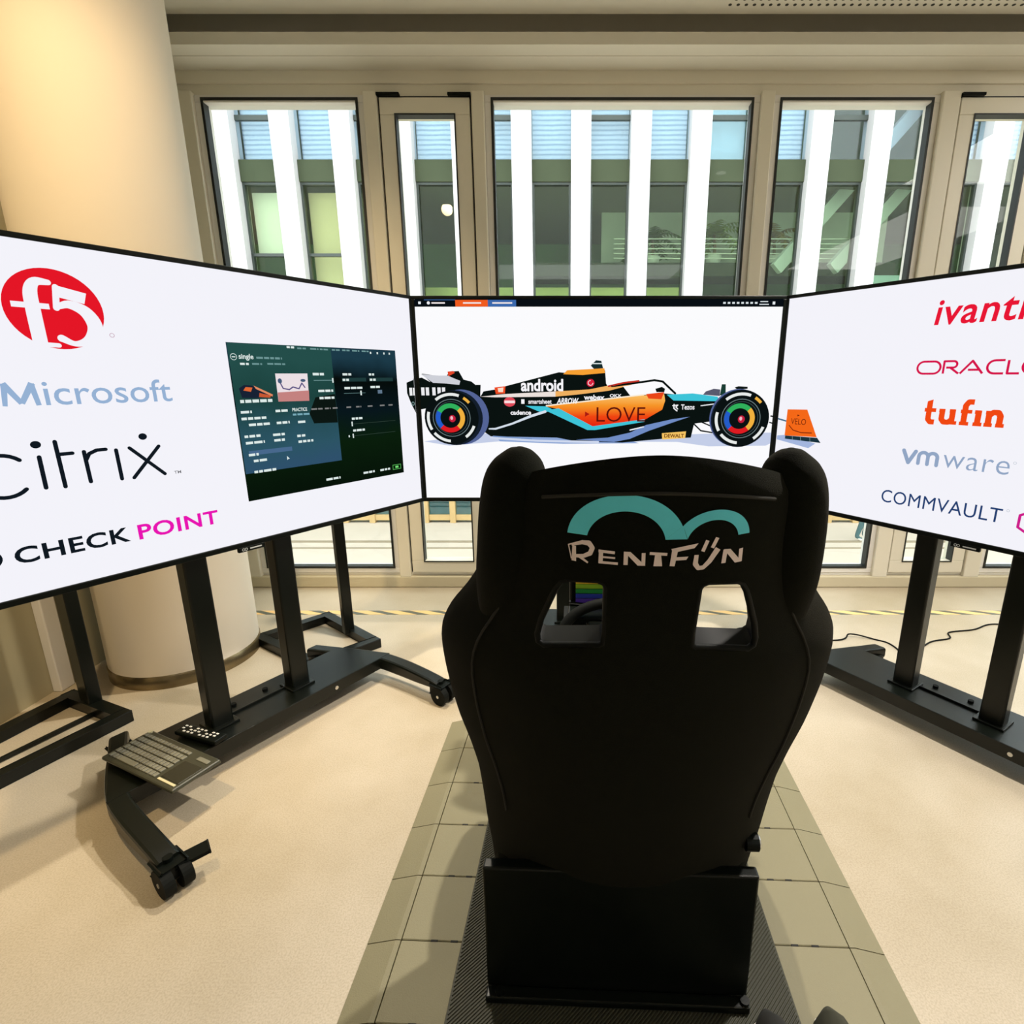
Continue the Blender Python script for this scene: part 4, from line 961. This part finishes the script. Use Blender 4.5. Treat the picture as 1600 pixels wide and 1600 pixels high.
MB().obox((0, .86, .20), (0, 1.14, .30), .30, .012, .003).build('pedal_plate', M_black, fr)
for x in (-.13, .13): MB().box(x-.02, x+.02, 1.08, 1.12, .08, .29, .003).build('plate_support', M_black, fr)
ps = empty('pedal_set', (SO[0]+.03, SO[1]+1.04, TZ+.004), YAW); tag(ps, 'set of three silver racing pedals on the simulator frame', 'pedals')
MB().box(-.13, .13, -.10, .06, .262, .278, .003).build('pedal_base', M_black, ps)
M_alu = mat('pale_aluminium', (.75, .74, .70, 1), .45, metal=.4)
for x in (-.085, -.04, .0, .09):
    if x == .0: continue
    pd = MB().obox((x, .04, .27), (x, .02, .36), .018, .012, .002).build('pedal', M_alu, ps); MB().box(x-.024, x+.024, -.002, .014, .335, .40, .004).build('pedal_face', M_alu, pd)
# rainbow wrapped wheel base
wb = empty('wheel_base', (SO[0]+.005, SO[1]+.63, TZ+.004+.551), YAW); tag(wb, 'steering wheel base wrapped in rainbow stripes and orange', 'wheel base')
MB().box(-.10, .10, -.02, .09, 0, .10, .008).build('housing', M_blackpl, wb)
for i, c in enumerate([(90, 60, 190), (50, 70, 200), (40, 150, 70), (150, 200, 50), (245, 210, 60), (240, 80, 50)]):
    MB().box(-.082, .085, -.0225, -.019, .004+i*.0145, .0165+i*.0145, .0005, 1).build('stripe', mat('stripe_%d' % i, srgb(*c), .4), wb)
MB().prism([(-.102, .088), (-.06, .108), (.09, .118), (.09, .093), (-.05, .090)], lambda u, v, d: Vector((u, d, v)), -.024, -.019).build('orange_flash', mat('orange_wrap', srgb(245, 150, 40), .4), wb)
sw_ = empty('steering_wheel', (SO[0]+.02, SO[1]+.50, TZ+.004+.495), YAW); tag(sw_, 'black flat bottomed racing steering wheel in front of the seat', 'steering wheel')
Mt = Matrix.Rotation(R(-20), 4, 'X')
pts = [Mt @ Vector((.14*math.cos(a), 0, max(-.075, .10*math.sin(a)))) for a in [2*math.pi*i/40 for i in range(40)]]
MB().tube(pts, .014, 12, True).build('rim', M_rub, sw_, smooth=True)
b = MB(); b.box(-.07, .07, -.012, .012, -.045, .05, .008); b.xf(Mt); b.build('hub', M_blackpl, sw_)
for s_ in (-1, 1):
    b = MB(); b.box(min(s_*.06, s_*.135), max(s_*.06, s_*.135), -.006, .006, -.015, .02, .003); b.xf(Mt); b.build('spoke', M_black, sw_)
MB().cyl((0, .0, 0), (0, .12, .0), .022, n=20).build('shaft', M_black, sw_)

# ------------------------------------------------------------------ loose cables on the floor
def cable(pts, label, r_=.0035):
    tag(MB().tube(catmull([(x, y, z+r_) for x, y, z in pts], 10), r_, 8).build('cable', M_rub, smooth=True), label, 'cable')
cable([(.80, 2.10, 0), (.95, 2.28, 0), (1.284, 2.292, .0), (1.36, 2.33, .012), (1.46, 2.30, .0), (1.51, 2.24, 0), (1.50, 2.05, 0)], 'thin black cable looping past the far stand leg')
cable([(1.55, 2.15, 0), (1.70, 2.27, 0), (1.82, 2.31, .0), (1.86, 2.37, 0), (2.0, 2.40, 0), (2.15, 2.46, .0), (2.35, 2.40, 0)], 'thin black cable running toward the far door')
cable([(.40, 2.42, .0), (.50, 2.44, 0), (.58, 2.36, 0), (.66, 2.24, 0), (.74, 2.24, 0), (.84, 2.40, 0), (.95, 2.42, 0)], 'thin black cable lying under the middle television')

# ------------------------------------------------------------------ shoes at the platform edge
def shoe(x, y, rz, m_, label):
    e_ = empty('shoe', (x, y, TZ+.004), rz); tag(e_, label, 'shoe')
    def loft(secs, name, mm):
        b = MB(); n_ = 20; rings = []
        for yy, w_, h_, zz in secs:
            rings.append([b.bm.verts.new((w_*math.cos(2*math.pi*k/n_), yy, zz+max(-.0, math.sin(2*math.pi*k/n_))*h_)) for k in range(n_)])
        for A_, B_ in zip(rings, rings[1:]):
            for k in range(n_): b.bm.faces.new((A_[k], A_[(k+1) % n_], B_[(k+1) % n_], B_[k]))
        b.bm.faces.new(rings[0][::-1]); b.bm.faces.new(rings[-1]); return autosmooth(b.build(name, mm, e_), 60)
    loft([(0, .012, .028, .018), (-.02, .032, .045, .018), (-.07, .046, .058, .018), (-.14, .044, .075, .018), (-.19, .04, .095, .018), (-.25, .036, .09, .018), (-.275, .02, .07, .018)], 'upper', m_)
    sl = MB(); out = [(0.0, .004), (.022, -.006), (.04, -.035), (.048, -.08), (.043, -.15), (.038, -.22), (.03, -.27), (0, -.285)]
    poly = out+[(-x_, y_) for x_, y_ in out[::-1][1:-1]]
    sl.prism(poly, lambda u, v, d: Vector((u, v, d)), 0, .02).build('sole', mat('white_sole', (.72, .68, .62, 1), .6), e_)
    lb = MB()
    for i in range(4): lb.tube([(-.025, -.09-i*.022, .068+i*.008), (0, -.088-i*.022, .082+i*.008), (.025, -.09-i*.022, .068+i*.008)], .003, 6)
    lb.build('laces', mat('black_laces', (.01, .01, .01, 1), .9), e_)
    return e_
shoe(.372, .737, R(6), mat('black_suede', (.012, .012, .009, 1), .9), 'black shoe standing on the ribbed mat')
shoe(.490, .741, R(-6), mat('olive_suede', (.03, .03, .016, 1), .9), 'dark olive shoe standing beside the black shoe')
